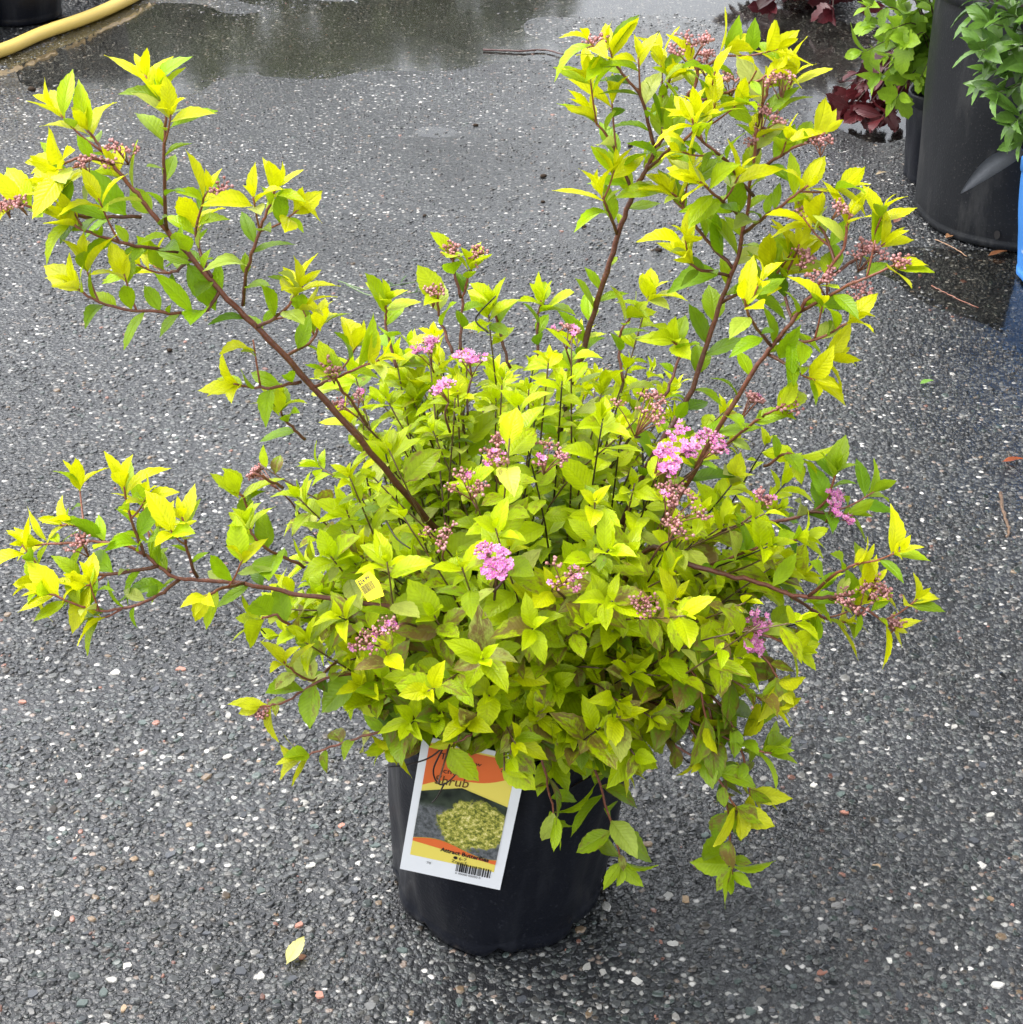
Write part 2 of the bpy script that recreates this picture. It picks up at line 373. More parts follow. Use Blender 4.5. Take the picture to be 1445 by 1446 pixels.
STCOL = [((.045, .048, .052), .26), ((.07, .075, .08), .22), ((.10, .105, .105), .14), ((.085, .11, .10), .10), ((.16, .165, .16), .09),
         ((.13, .11, .09), .06), ((.24, .235, .22), .05), ((.55, .53, .49), .018), ((.40, .19, .14), .010), ((.34, .24, .15), .012)]
_cp = np.cumsum([w for _, w in STCOL]); _cp /= _cp[-1]; _cc = np.array([c for c, _ in STCOL])
def stone_cloud(x, y, dia, sides=7, tall=.26, tl=.42, flat=True):
    n = len(x); z = ground_h(x, y)
    ang = nrs.rand(n) * 6.283; asp = .6 + .4 * nrs.rand(n)
    k = np.arange(sides) / sides * 2 * np.pi
    rad = .68 + .60 * nrs.rand(n, sides)
    ca, sa = np.cos(ang)[:, None], np.sin(ang)[:, None]
    def ring(s, zz, jit):
        lx = np.cos(k)[None] * rad * s * dia[:, None] / 2; ly = np.sin(k)[None] * rad * s * (dia * asp)[:, None] / 2
        wx = x[:, None] + lx * ca - ly * sa; wy = y[:, None] + lx * sa + ly * ca
        wz = (z + zz)[:, None] + jit * (nrs.rand(n, sides) - .5)* dia[:, None]
        return np.stack([wx, wy, wz], -1)
    tp = dia * tall * (.55 + .6 * nrs.rand(n))
    tp = np.minimum(tp, .0019)
    tilt = (nrs.rand(n, 2) - .5) * tl
    r0 = ring(1.0, -.0015 + 0 * tp, 0); r1 = ring(.84, tp * .9, .05)
    r1[:, :, 2] += (r1[:, :, 0] - x[:, None]) * tilt[:, :1] + (r1[:, :, 1] - y[:, None]) * tilt[:, 1:]
    top = np.stack([x, y, z + tp], -1)[:, None, :]
    rings = [r0, r1]
    if flat:
        r2 = r1 * .62 + top * .38; r2[:, :, 2] = r1[:, :, 2] * .62 + top[:, :, 2] * .38 + tp[:, None] * .04; rings.append(r2)
    V = np.concatenate(rings + [top], 1); K = len(rings)
    f = []
    for i in range(sides):
        j = (i + 1) % sides
        for q in range(K - 1):
            a, b = q * sides, (q + 1) * sides
            f += [(a + i, a + j, b + j), (a + i, b + j, b + i)]
        f.append(((K - 1) * sides + i, (K - 1) * sides + j, K * sides))
    f = np.array(f); nv = K * sides + 1
    F = (f[None] + (np.arange(n) * nv)[:, None, None]).reshape(-1, 3)
    ci = np.searchsorted(_cp, nrs.rand(n)); c = _cc[ci] * (.15 + .42 * nrs.rand(n, 1))
    C = np.concatenate([c, np.ones((n, 1))], 1)[:, None, :].repeat(nv, 1).reshape(-1, 4)
    return V.reshape(-1, 3), F, C
def scatter(n, y0, y1, marg=.12):
    y = y0 + (y1 - y0) * nrs.rand(n)
    half = .27 * (np.sqrt((y + 1.715) ** 2 + 1.47 ** 2)) + marg
    return (nrs.rand(n) * 2 - 1) * half, y
def thin(x, y):                              # worn patches where the binder covers the stones
    w = np.array([noise.noise(Vector((a * 7, b * 7, 3))) + .6 * noise.noise(Vector((a * 22, b * 22, 8))) for a, b in zip(x, y)])
    k = nrs.rand(len(x)) < np.clip(.62 + .9 * w, .18, .95)
    return x[k], y[k]
parts = []
x, y = thin(*scatter(40000, -.42, .75)); parts.append(stone_cloud(x, y, np.clip(nrs.lognormal(math.log(.0053), .50, len(x)), .0025, .016), 6))
x, y = thin(*scatter(30000, .75, 2.0)); parts.append(stone_cloud(x, y, np.clip(nrs.lognormal(math.log(.0062), .38, len(x)), .004, .014), 5, .22, .28))
x, y = scatter(14000, 2.0, 3.9, .3); parts.append(stone_cloud(x, y, np.clip(nrs.lognormal(math.log(.0070), .33, len(x)), .005, .015), 5, .16, .16, False))
off = 0; VV, FF, CC = [], [], []
for v, f, c in parts: VV.append(v); FF.append(f + off); CC.append(c); off += len(v)
agg = link(bpy.data.objects.new("aggregate", np_mesh("aggregate", np.concatenate(VV), np.concatenate(FF), M['stone'], np.concatenate(CC))), asphalt)
tag(agg, kind='stuff')
# the 300 stones that show largest
SV = []
for k in range(8):
    v, f, c = stone_cloud(np.array([50.0]), np.array([50.0]), np.array([1.0]), 8, .28, .42, False)
    sh = np.stack([(v[:, 0] - 50), (v[:, 1] - 50), np.r_[np.full(8, -.16), .13 + .05 * nrs.rand(8), .17]], -1)
    SV.append(np_mesh("stone", sh, f, M['stone_obj'], smooth=False))
placed = []
tries = 0
while len(placed) < 300 and tries < 9000:
    tries += 1
    yy = -.42 + .85 * rng.random() ** 1.3; xx = (rng.random() * 2 - 1) * (.27 * math.hypot(yy + 1.715, 1.47) + .01)
    if math.hypot(xx, yy) < .15: continue
    d = rng.uniform(.0095, .0165)
    if any((xx - a) ** 2 + (yy - b) ** 2 < .018 ** 2 for a, b in placed): continue
    placed.append((xx, yy))
    o = link(bpy.data.objects.new("stone", rng.choice(SV)), asphalt)
    o.location = (xx, yy, float(ground_h(xx, yy)) + .0002); o.rotation_euler[2] = rng.random() * 6.28
    o.scale = (d, d * rng.uniform(.7, 1), min(d, .011) * .8)
    k = rng.random()
    c = (.62, .60, .55) if k < .16 else (.46, .21, .15) if k < .24 else (.40, .28, .17) if k < .29 else (.10, .13, .12) if k < .5 else (.065, .07, .08) if k < .85 else (.17, .17, .165)
    g = rng.uniform(.5, 1.0); o.color = (c[0] * g, c[1] * g, c[2] * g, 1)

def puddle(name, px0, py0, px1, py1, label, step=.03):
    a, b = G(px0, py1), G(px1, py0)
    x0 = min(G(px0, py0).x, a.x); x1 = max(b.x, G(px1, py1).x); y0, y1 = a.y, b.y
    xs = np.arange(x0, x1, step); ys = np.arange(y0, y1, step)
    vid, v, f = {}, [], []
    low = ground_h(*np.meshgrid(xs, ys)) < LEVEL + .0012
    for j in range(len(ys) - 1):
        for i in range(len(xs) - 1):
            if low[j:j + 2, i:i + 2].any():
                q = []
                for (ja, ia) in ((j, i), (j, i + 1), (j + 1, i + 1), (j + 1, i)):
                    if (ja, ia) not in vid: vid[(ja, ia)] = len(v); v.append((xs[ia], ys[ja], LEVEL))
                    q.append(vid[(ja, ia)])
                f.append(q)
    o = mesh_obj(name, v, f, M['water']); tag(o, label, "puddle", kind='structure'); return o
puddle("puddle", -60, -60, 1330, 260, "broad shallow rain puddle between the yellow hose and the dark red shrubs")
puddle("puddle", 1240, 330, 1560, 520, "shallow rain water in front of the large black pot", .015)
puddle("puddle", 850, 930, 1040, 1090, "small film of water on asphalt beside the shrub's pot", .006)

# ------------------------------------------------------------------ leaf templates (length 1 along +X)
def leaf_template(kind, k, N=13):
    r = random.Random(100 + k * 7 + hash(kind) % 1 + len(kind) * 31)
    if kind == 'ovate':  a, b, W, ser = .62, .95, r.uniform(.27, .34), .07
    elif kind == 'lance': a, b, W, ser = .75, 1.05, r.uniform(.19, .25), .075
    elif kind == 'laurel': a, b, W, ser = .85, .95, r.uniform(.16, .20), .03
    elif kind == 'lobed': a, b, W, ser = .55, .8, r.uniform(.36, .42), .16
    curl = r.uniform(-.25, .8); fold = r.uniform(.05, .5); tw = r.uniform(-.35, .35); side = r.uniform(-.12, .12)
    pet = .07
    V, UV = [], []
    pk = (a / (a + b)) ** a * (b / (a + b)) ** b
    for i in range(N):
        t = i / (N - 1)
        if t <= pet: w = .012
        else:
            s = (t - pet) / (1 - pet); w = W * (s ** a * (1 - s) ** b) / pk
        if kind == 'lobed': w *= 1 - .32 * math.exp(-((t - .62) / .07) ** 2) 
        if i % 2 and 1 < i < N - 1: w *= 1 - ser
        w = max(w, .004)
        ang = curl * t * t; 
        cxx = t * (1 - .12 * curl * t); cz = -curl * .42 * t * t + .06 * math.sin(3 * t)
        cy = side * t * t
        for sgn in (-1, 0, 1):
            yy = sgn * w
            z = fold * abs(yy) + tw * t * yy + (.012 * math.sin(9 * t + sgn * 2 + k) * (sgn != 0))
            V.append((cxx - (.018 * abs(sgn) if i % 2 else 0), cy + yy * math.cos(fold * .6), cz + z)); UV.append((t, sgn))
    F = []
    for i in range(N - 1):
        for s in (0, 1):
            p = i * 3 + s; F += [(p, p + 3, p + 4), (p, p + 4, p + 1)]
    return np.array(V), np.array(F), np.array(UV, float)
NV = 16
TEMPL = {k: [leaf_template(k, i) for i in range(NV)] for k in ('ovate', 'lance', 'laurel', 'lobed')}
_lm = {}
def leaf_mesh(kind, var, mat):
    key = (kind, var, mat)
    if key not in _lm:
        v, f, uv = TEMPL[kind][var]; _lm[key] = np_mesh("leaf", v, f, M[mat], uv=uv)
    return _lm[key]
class Leaf: __slots__ = ('wid', 'pos', 'rot', 'size', 'kind', 'var', 'col', 'age', 'owner', 'arm')
def make_leaf(pos, d, n, size, kind, col, age, owner, arm=False):
    d = d.normalized(); z = n - d * n.dot(d)
    if z.length < 1e-4: z = d.orthogonal()
    z.normalize(); y = z.cross(d)
    L = Leaf(); L.pos = pos; L.rot = Matrix((d, y, z)).transposed(); L.size = size; L.kind = kind
    L.wid = rng.uniform(.78, 1.12); L.var = rng.randrange(NV); L.col = col; L.age = age; L.owner = owner; L.arm = arm
    return L
def rv(s=1.0): return Vector((rng.gauss(0, s), rng.gauss(0, s), rng.gauss(0, s)))
def lerp3(a, b, t): t = max(0, min(1, t)); return tuple(p + (q - p) * t for p, q in zip(a, b))
Z = Vector((0, 0, 1))
def leafy(curve, owner, leaves, t0=.3, spacing=.016, size=.042, kind='ovate', colA=(.2, .36, .02), colB=(.55, .6, .02), tip=5, tipsize=.7,
          age=.3, arm=False, droop=.2, spread=.95, tipcol=None, grow=1.0):
    ln = [0]
    for i in range(1, len(curve)): ln.append(ln[-1] + (curve[i] - curve[i - 1]).length)
    tot = ln[-1]
    def at(s):
        for i in range(1, len(curve)):
            if ln[i] >= s or i == len(curve) - 1:
                q = (s - ln[i - 1]) / max(1e-6, ln[i] - ln[i - 1])
                return curve[i - 1].lerp(curve[i], q), (curve[i] - curve[i - 1]).normalized()
    s = tot * t0 + rng.random() * spacing; ph = rng.random() * 6.28; lastT = None
    while s < tot - .004:
        p, T = at(s); ph += 2.4 + rng.uniform(-.3, .3)
        N1 = T.orthogonal().normalized(); N2 = T.cross(N1)
        O = N1 * math.cos(ph) + N2 * math.sin(ph)
        t = s / tot
        d = T * rng.uniform(.35, .75) + O * spread + Z * (.25 - droop * rng.uniform(.4, 1.4)) + rv(.14)
        n = T * .5 + Z * 1.0 + rv(.25) + Vector((0, -.25, 0))
        sz = size * rng.choice((.5, .7, .85, .95, 1.05, 1.2)) * rng.uniform(.9, 1.1) * (1 - .2 * t)
        c = lerp3(colA, colB, (t - t0) / (1 - t0) * rng.uniform(.5, 1.15) + rng.uniform(-.15, .15))
        g = rng.uniform(.75, 1.18)
        if owner is None or owner.parent is not shrub: pass
        elif rng.random() < .10: c = lerp3(c, (.58, .60, .16), rng.uniform(.3, .8))       # pale, variegated
        elif rng.random() < .10: c = lerp3(c, (.07, .17, .01), rng.uniform(.3, .8))     # old green
        leaves.append(make_leaf(p, d, n, sz, kind, tuple(x * g for x in c), age * rng.random(), owner, arm))
        s += spacing * rng.uniform(.7, 1.3)
    p, T = at(tot * .999)
    tc = tipcol or colB
    N1 = T.orthogonal().normalized(); N2 = T.cross(N1); ph = rng.random() * 6
    for k in range(tip):
        ph += 2.2 + rng.uniform(-.3, .3); O = N1 * math.cos(ph) + N2 * math.sin(ph)
        f = k / max(1, tip - 1)
        d = T * (.35 + .9 * f) + O * rng.uniform(.6, 1.0) * (1.1 - .5 * f) + Z * .15 + rv(.1)
        sz = size * tipsize * (1.15 - .6 * f) * rng.uniform(.85, 1.15)
        g = rng.uniform(.88, 1.12)
        leaves.append(make_leaf(p - T * (.012 * (1 - f)), d, T * .9 + Z * .6 + rv(.2), sz, 'lance' if rng.random() < .6 else kind,
                                tuple(x * g for x in tc), .0 if rng.random() < .7 else .12, owner, arm))
def place_leaf(L, mat, parent):
    o = bpy.data.objects.new("leaf", leaf_mesh(L.kind, L.var, mat))
    o.matrix_world = Matrix.LocRotScale(L.pos, L.rot.to_quaternion(), Vector((L.size, L.size * L.wid, L.size)))
    o.color = (*L.col, L.age)
    COL.objects.link(o); world_child(o, parent); return o
def leaf_stuff(Ls, mat):
    Vs, Fs, Us, Cs, Rs = [], [], [], [], []; off = 0
    for L in Ls:
        v, f, uv = TEMPL[L.kind][L.var]
        w = (v * [L.size, L.size * L.wid, L.size]) @ np.array(L.rot.transposed()) + np.array(L.pos)
        Vs.append(w); Fs.append(f + off); Us.append(uv); off += len(v)
        Cs.append(np.tile([*L.col, L.age], (len(v), 1))); Rs.append(np.full(len(v), rng.random()))
    return np_mesh("foliage", np.concatenate(Vs), np.concatenate(Fs), M[mat], np.concatenate(Cs), np.concatenate(Rs), np.concatenate(Us))

# ------------------------------------------------------------------ pots
def lathe(profile, seg, fn=None):
    v, f = [], []
    for i, (r, z) in enumerate(profile):
        for k in range(seg):
            a = 2 * math.pi * k / seg; rr, zz, dx = (r, z, 0)
            if fn: rr, zz, dx = fn(r, z, a, i)
            v.append((rr * math.cos(a) + dx, rr * math.sin(a), zz))
        if i:
            for k in range(seg):
                a0, a1 = (i - 1) * seg, i * seg
                f.append((a0 + k, a0 + (k + 1) % seg, a1 + (k + 1) % seg, a1 + k))
    return v, f
def disc(r, z, seg, bump=.004):
    v = [(0, 0, z + bump)]; f = []
    rings = 5
    for j in range(1, rings + 1):
        for k in range(seg):
            a = 2 * math.pi * k / seg; q = r * j / rings
            v.append((q * math.cos(a), q * math.sin(a), z + rng.uniform(-bump, bump)))
    for k in range(seg):
        f.append((0, 1 + k, 1 + (k + 1) % seg))
        for j in range(1, rings):
            a, b = 1 + (j - 1) * seg, 1 + j * seg
            f.append((a + k, b + k, b + (k + 1) % seg, a + (k + 1) % seg))
    return v, f
def nursery_pot(loc, rb, rt, h, label, mat='pot', group=None, shear=0.0, seg=72, notch=0, dent=.002, rim=True, rz=0):
    t = empty("nursery_pot", loc, label, "pot", group, rz)
    def fn(r, z, a, i):
        u = z / h
        q = r * (1 + (dent / rt) * (math.sin(3 * a + 2.1 * u + loc[0] * 9) + .6 * math.sin(7 * a - 3 * u) * u + 2.2 * noise.noise(Vector((math.cos(a) * 2.2, math.sin(a) * 2.2, u * 2.5 + loc[0]))) + 1.0 * noise.noise(Vector((math.cos(a) * 6, math.sin(a) * 6, u * 3)))))
        zz = z
        if notch and z < .0215:
            zz = z + .013 * max(0, math.cos(a * notch)) ** 6 * (1 - z / .0215)
        return q, zz, shear * u
    prof = [(rb * .35, .006), (rb * .9, .004), (rb * .975, 0.0005), (rb, .004), (rb * 1.004, .014), (rb * .992, .018), (rb * .997, .022)]
    for j in range(1, 15):
        u = j / 15; prof.append((rb + (rt - rb) * u, .022 + (h - .03 - .022) * u))
    body = prof + [(rt * .985, h - .028), (rt * .985, h - .01), (rt * .955, h - .012), (rt * .95, h - .06), (rb * .96, .02)]
    v, f = lathe(body, seg, fn); mesh_obj("body", v, f, M[mat], t)
    if rim:
        rp = [(rt * .987, h - .029), (rt * 1.022, h - .026), (rt * 1.028, h - .006), (rt * 1.02, h), (rt * .985, h - .001), (rt * .975, h - .012)]
        v, f = lathe(rp, seg, fn); mesh_obj("rim", v, f, M[mat], t)
    v, f = disc(rt * .955, h - .045, 40); s = mesh_obj("soil", [(a + shear, b, c) for a, b, c in v], f, M['soil'], t)
    return t
POTX = -.0145; POTH = .272
mainpot = nursery_pot((POTX, 0, -.001), .116, .139, POTH, "black plastic pot holding the golden shrub with a printed white tag", shear=.0145, notch=8, dent=.0040, seg=96)

# ------------------------------------------------------------------ the golden shrub
shrub = empty("golden_shrub", (0, 0, POTH - .03), "lime yellow flowering shrub with pink flower heads growing in the tagged pot", "shrub")
leaves = []
protect = []            # (px polyline, radius px, camera depth) kept clear of dome leaves
BARK0, BARK1, TWIG = (.040, .016, .010), (.095, .032, .018), (.24, .075, .042)
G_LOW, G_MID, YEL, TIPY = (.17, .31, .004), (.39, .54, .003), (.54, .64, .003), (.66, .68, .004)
CROWN = Vector((0, 0, POTH - .05))

def arm(main, twigs, r0, r1, start=None, clear=None, size=.049, colA=(.24, .42, .006), colB=(.46, .59, .005), tipcol=TIPY, spacing=.0125, t0=.35, mainleaf=True, age=.12, kind='lance', droop=.15):
    tb = Tube(); pts = ([start] if start is not None else []) + [P(*p) for p in main]
    b = bpy.data.objects.new("branch", None)      # replaced below once the mesh exists
    c = catmull(pts, 7); c = [p + rv(.0006) for p in c]
    tb.add(c, r0, r1, 8, BARK0 if r0 > .003 else BARK1, TWIG if r1 < .0017 else BARK1, wob=.07)
    jobs = [(c, t0, 6 if not twigs or True else 0)] if mainleaf else []
    for tw in twigs:
        cc = catmull([P(*p) for p in tw], 6); cc = [p + rv(.0005) for p in cc]
        tb.add(cc, .0019, .0010, 6, BARK1, TWIG, wob=.05); jobs.append((cc, .10, 5))
        for kk in range(2 if len(tw) > 3 else 1):          # short side shoots
            i_ = int(len(cc) * rng.uniform(.3, .8)); T_ = (cc[i_] - cc[i_ - 1]).normalized()
            d_ = (T_ * .6 + T_.orthogonal() * rng.uniform(-.8, .8) + T_.cross(T_.orthogonal()) * rng.uniform(-.8, .8) + Z * .45).normalized() * rng.uniform(.025, .05)
            c3 = [cc[i_], cc[i_] + d_ * .5, cc[i_] + d_ + Z * .006]
            tb.add(catmull(c3, 3), .0011, .0008, 5, TWIG); jobs.append((catmull(c3, 3), .45, 4))
    bpy.data.objects.remove(b)
    ob = tb.build("branch", M['bark']); world_child(ob, shrub)
    for (cc, tt, tip) in jobs:
        leafy(cc, ob, leaves, tt, spacing, size, kind, colA, colB, tip, .84, age, True, droop, tipcol=tipcol)
    if clear: protect.append(([proj(P(*p)) for p in clear], 11))
    return ob
Y = -.07
arm([(640, 790, -.02), (600, 730, -.04), (490, 600, -.06), (380, 480, Y), (310, 410, Y), (235, 325, Y), (195, 275, Y), (160, 232, Y)],
    [[(235, 325, Y), (232, 230, Y - .01), (234, 160, Y - .01), (229, 128, Y - .01)],
     [(160, 232, Y), (140, 205, Y + .02), (118, 178, Y + .02)],
     [(160, 232, Y), (120, 222, Y - .02), (75, 235, Y - .03)],
     [(199, 306, Y), (120, 306, Y - .03), (70, 296, Y - .05), (15, 287, Y - .06)],
     [(250, 355, Y), (180, 345, Y - .04), (120, 325, Y - .06), (95, 312, Y - .06)],
     [(310, 412, Y), (285, 440, Y - .02), (215, 440, Y - .05), (150, 430, Y - .07), (100, 402, Y - .08)],
     [(298, 391, Y), (277, 332, Y + .03), (292, 270, Y + .03)],
     [(343, 432, Y), (352, 370, Y - .02), (375, 305, Y - .02), (392, 262, Y - .02)],
     [(362, 462, Y), (398, 442, Y - .03), (428, 402, Y - .03)],
     [(425, 540, -.065), (375, 548, -.09), (330, 543, -.10)],
     [(402, 505, -.065), (440, 480, -.03), (455, 450, -.02)],
     [(440, 548, -.06), (480, 530, -.09), (535, 508, -.10)],
     [(270, 365, Y), (240, 385, Y + .03), (215, 372, Y + .05)]],
    .0042, .0016, CROWN + Vector((-.02, 0, 0)), [(610, 742, -.04), (490, 600, -.06), (380, 480, Y), (310, 410, Y)], t0=.72)
Y = .07
arm([(790, 620, .05), (830, 475, Y), (860, 370, Y), (890, 285, Y), (912, 240, Y), (930, 205, Y), (962, 150, Y), (985, 110, Y), (978, 85, Y)],
    [[(893, 275, Y), (872, 218, Y), (848, 180, Y), (832, 158, Y)],
     [(925, 208, Y), (905, 138, Y), (874, 98, Y), (860, 66, Y)],
     [(872, 330, Y), (856, 290, Y - .02), (845, 268, Y - .02)],
     [(915, 238, Y), (960, 200, Y - .03), (1000, 175, Y - .04), (1012, 140, Y - .04)],
     [(962, 150, Y), (1010, 135, Y - .02), (1060, 118, Y - .03), (1098, 98, Y - .03)],
     [(935, 195, Y), (938, 135, Y + .03), (950, 105, Y + .03)],
     [(985, 100, Y), (1010, 85, Y), (1035, 70, Y)]],
    .0034, .0013, CROWN + Vector((.02, .01, 0)), [(835, 460, Y), (862, 365, Y), (888, 288, Y)], t0=.40)
Y = .03
arm([(905, 680, .0), (970, 565, .02), (1010, 450, Y), (1045, 350, Y), (1060, 260, Y), (1068, 180, Y)],
    [[(1035, 378, Y), (990, 330, Y + .02), (965, 290, Y + .02), (948, 270, Y + .02)],
     [(1050, 330, Y), (1100, 292, Y - .04), (1142, 262, Y - .05)],
     [(1060, 250, Y), (1110, 215, Y - .02), (1168, 188, Y - .03)],
     [(1062, 275, Y), (1020, 222, Y - .03), (985, 192, Y - .04), (976, 165, Y - .04)],
     [(1064, 225, Y), (1095, 165, Y + .03), (1122, 105, Y + .03)],
     [(1052, 310, Y), (1010, 275, Y - .05), (985, 255, Y - .06)],
     [(1020, 425, Y), (1075, 400, Y - .03), (1110, 385, Y - .04)],
     [(1030, 390, Y), (985, 378, Y - .02), (965, 360, Y - .02)],
     [(1068, 180, Y), (1080, 140, Y), (1090, 105, Y)]],
    .0035, .0013, CROWN + Vector((.03, 0, 0)), [(975, 555, .02), (1012, 445, Y), (1043, 355, Y)], t0=.45)
Y = -.05
arm([(960, 700, -.04), (1060, 530, Y), (1110, 465, Y), (1150, 410, Y), (1190, 350, Y), (1200, 300, Y)],
    [[(1130, 440, Y), (1200, 402, Y - .03), (1270, 372, Y - .04)],
     [(1100, 480, Y), (1150, 480, Y - .03), (1205, 450, Y - .04)],
     [(1160, 398, Y), (1215, 362, Y + .02), (1252, 342, Y + .02)],
     [(1120, 455, Y), (1108, 400, Y + .03), (1130, 345, Y + .03)],
     [(1180, 370, Y), (1165, 330, Y + .02), (1148, 312, Y + .02)],
     [(1090, 490, Y), (1060, 450, Y - .03), (1050, 420, Y - .04)],
     [(1085, 500, Y), (1130, 520, Y - .03), (1180, 505, Y - .03)]],
    .0029, .0012, CROWN + Vector((.04, -.01, 0)), [(1062, 527, Y), (1110, 465, Y)], t0=.5)
Y = -.15
arm([(640, 875, -.12), (560, 858, Y), (430, 840, Y), (330, 822, Y), (250, 815, Y), (190, 775, Y), (130, 765, Y), (50, 770, Y)],
    [[(278, 815, Y), (262, 770, Y - .02), (258, 730, Y - .02)],
     [(205, 785, Y), (187, 740, Y), (175, 682, Y)],
     [(255, 818, Y), (205, 850, Y - .03), (140, 862, Y - .04), (65, 838, Y - .05)],
     [(225, 800, Y), (150, 812, Y - .02), (90, 818, Y - .02), (45, 825, Y - .02)],
     [(345, 824, Y), (310, 832, Y - .04), (288, 845, Y - .06)],
     [(240, 808, Y), (215, 775, Y + .03), (225, 745, Y + .03)],
     [(150, 768, Y), (120, 745, Y + .02), (85, 742, Y + .02)]],
    .0030, .0011, CROWN + Vector((-.05, -.02, .01)), [(440, 842, Y), (330, 822, Y), (250, 815, Y)], t0=.62, size=.045, spacing=.013)
Y = -.13
arm([(900, 790, -.1), (980, 800, Y), (1060, 820, Y), (1140, 843, Y), (1200, 838, Y), (1232, 825, Y)],
    [[(1170, 845, Y), (1225, 862, Y), (1264, 892, Y)], [(1140, 842, Y), (1190, 805, Y - .02), (1218, 795, Y - .02)],
     [(1110, 835, Y), (1160, 870, Y + .02), (1195, 880, Y + .02)]],
    .0032, .0012, CROWN + Vector((.05, -.02, .01)), [(985, 801, Y), (1060, 820, Y), (1138, 842, Y)], t0=.66, size=.046)
arm([(980, 760, -.05), (1060, 742, -.05), (1120, 732, -.05), (1165, 708, -.05), (1182, 662, -.05)],
    [[(1140, 722, -.05), (1180, 725, -.06), (1205, 728, -.06)]], .0024, .0011, None, None, t0=.45, size=.046, colA=(.16, .33, .012), colB=(.26, .44, .01), tipcol=(.32, .46, .01))
# shoots that hang over the pot
HANG = [[(960, 950, -.16), (1000, 1000, -.18), (1020, 1080, -.19), (1030, 1170, -.195), (1034, 1235, -.195)],
        [(850, 990, -.15), (838, 1065, -.175), (862, 1160, -.185), (880, 1225, -.185)],
        [(745, 1000, -.15), (765, 1075, -.175), (785, 1160, -.18)],
        [(900, 985, -.13), (960, 1010, -.17), (1030, 1045, -.19), (1090, 1065, -.20)],
        [(990, 925, -.15), (1050, 970, -.18), (1090, 1000, -.19)], [(975, 960, -.15), (1020, 1000, -.18), (1050, 1070, -.19), (1062, 1130, -.19)], [(950, 930, -.14), (985, 960, -.18), (1000, 1030, -.19)],
        [(1020, 900, -.14), (1080, 930, -.17), (1105, 975, -.18)], [(960, 1000, -.16), (1010, 1090, -.2), (1045, 1150, -.205)],
        [(560, 955, -.14), (470, 955, -.17), (405, 990, -.19), (365, 998, -.20)],
        [(640, 1000, -.15), (545, 1030, -.18), (475, 1052, -.19), (420, 1072, -.20)],
        [(700, 1000, -.15), (668, 1035, -.175), (640, 1050, -.18)],
        [(600, 990, -.15), (570, 1030, -.18), (560, 1055, -.18)],
        [(900, 1010, -.14), (935, 1040, -.17), (990, 1075, -.19)],
        [(820, 1000, -.14), (825, 1050, -.175), (880, 1090, -.185)],
        [(480, 930, -.12), (440, 960, -.17), (400, 935, -.19)]]
for i, h in enumerate(HANG):
    arm(h, [], .0016, .0009, None, None, t0=.2, size=.050 if i < 5 or i in (5, 6, 8) else .043, spacing=.0145, kind='ovate', colA=(.20, .33, .012), colB=(.36, .50, .01),
        tipcol=(.36, .50, .01) if i < 4 else (.55, .58, .01), age=1.0, droop=.75)

for h in ([(640, 1040, -.160), (610, 1068, -.166), (575, 1080, -.170), (548, 1083, -.172)], [(628, 1052, -.158), (612, 1088, -.156), (622, 1108, -.156), (640, 1098, -.158), (652, 1078, -.16)],
          [(628, 1106, -.155), (618, 1125, -.155), (610, 1134, -.155)], [(890, 1008, -.15), (930, 1022, -.17), (970, 1075, -.18), (1010, 1080, -.18)], [(330, 850, -.12), (355, 875, -.14), (375, 895, -.14)],
          [(1040, 900, -.12), (1065, 945, -.15), (1100, 940, -.16)], [(545, 735, -.14), (560, 760, -.16), (580, 775, -.17)], [(690, 470, .02), (672, 450, .03), (700, 418, .03)]):
    tb = Tube(); tb.add(catmull([P(*q) for q in h], 6), .0010, .0007, 5, (.014, .008, .007)); ob = tb.build("dead_twig", M['bark']); world_child(ob, shrub)
# the dome of short shoots
DC, DR = Vector((.018, 0, .462)), Vector((.272, .245, .197))
n_shoots = 0; k = 0
while n_shoots < 235 and k < 4000:
    k += 1
    u = rng.uniform(-.75, 1); ph = rng.uniform(0, 2 * math.pi); s = math.sqrt(1 - u * u)
    dirv = Vector((s * math.cos(ph), s * math.sin(ph), u))
    if dirv.y > .35 and u < .1 and rng.random() < .65: continue
    rr = rng.uniform(.66, 1.06) + (rng.uniform(.05, .24) if rng.random() < .16 else 0)
    tip = DC + Vector((dirv.x * DR.x, dirv.y * DR.y, dirv.z * DR.z)) * rr
    base = CROWN + Vector((dirv.x * .07, dirv.y * .07, .0))
    mid = base.lerp(tip, .5) + Vector((0, 0, .045 * s)) + rv(.02)
    if u < -.15: mid = Vector((mid.x, mid.y, max(mid.z, POTH + .03)))
    c = catmull([base, mid, tip], 6)
    tb = Tube(); tb.add(c, .0013, .0008, 5, (.03, .018, .010), (.12, .07, .03) if rng.random() < .75 else (.02, .01, .008))
    ob = tb.build("branch", M['bark']); world_child(ob, shrub)
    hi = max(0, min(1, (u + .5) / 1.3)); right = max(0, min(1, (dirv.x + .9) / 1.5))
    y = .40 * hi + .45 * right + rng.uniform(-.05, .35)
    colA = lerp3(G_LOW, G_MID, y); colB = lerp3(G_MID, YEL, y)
    big = .046 if (dirv.y < 0 and u < .45) or rng.random() < .35 else .031
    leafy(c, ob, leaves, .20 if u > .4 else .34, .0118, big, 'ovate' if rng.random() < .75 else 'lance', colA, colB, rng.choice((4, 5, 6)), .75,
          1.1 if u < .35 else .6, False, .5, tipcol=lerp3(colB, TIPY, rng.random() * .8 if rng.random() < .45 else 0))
    n_shoots += 1

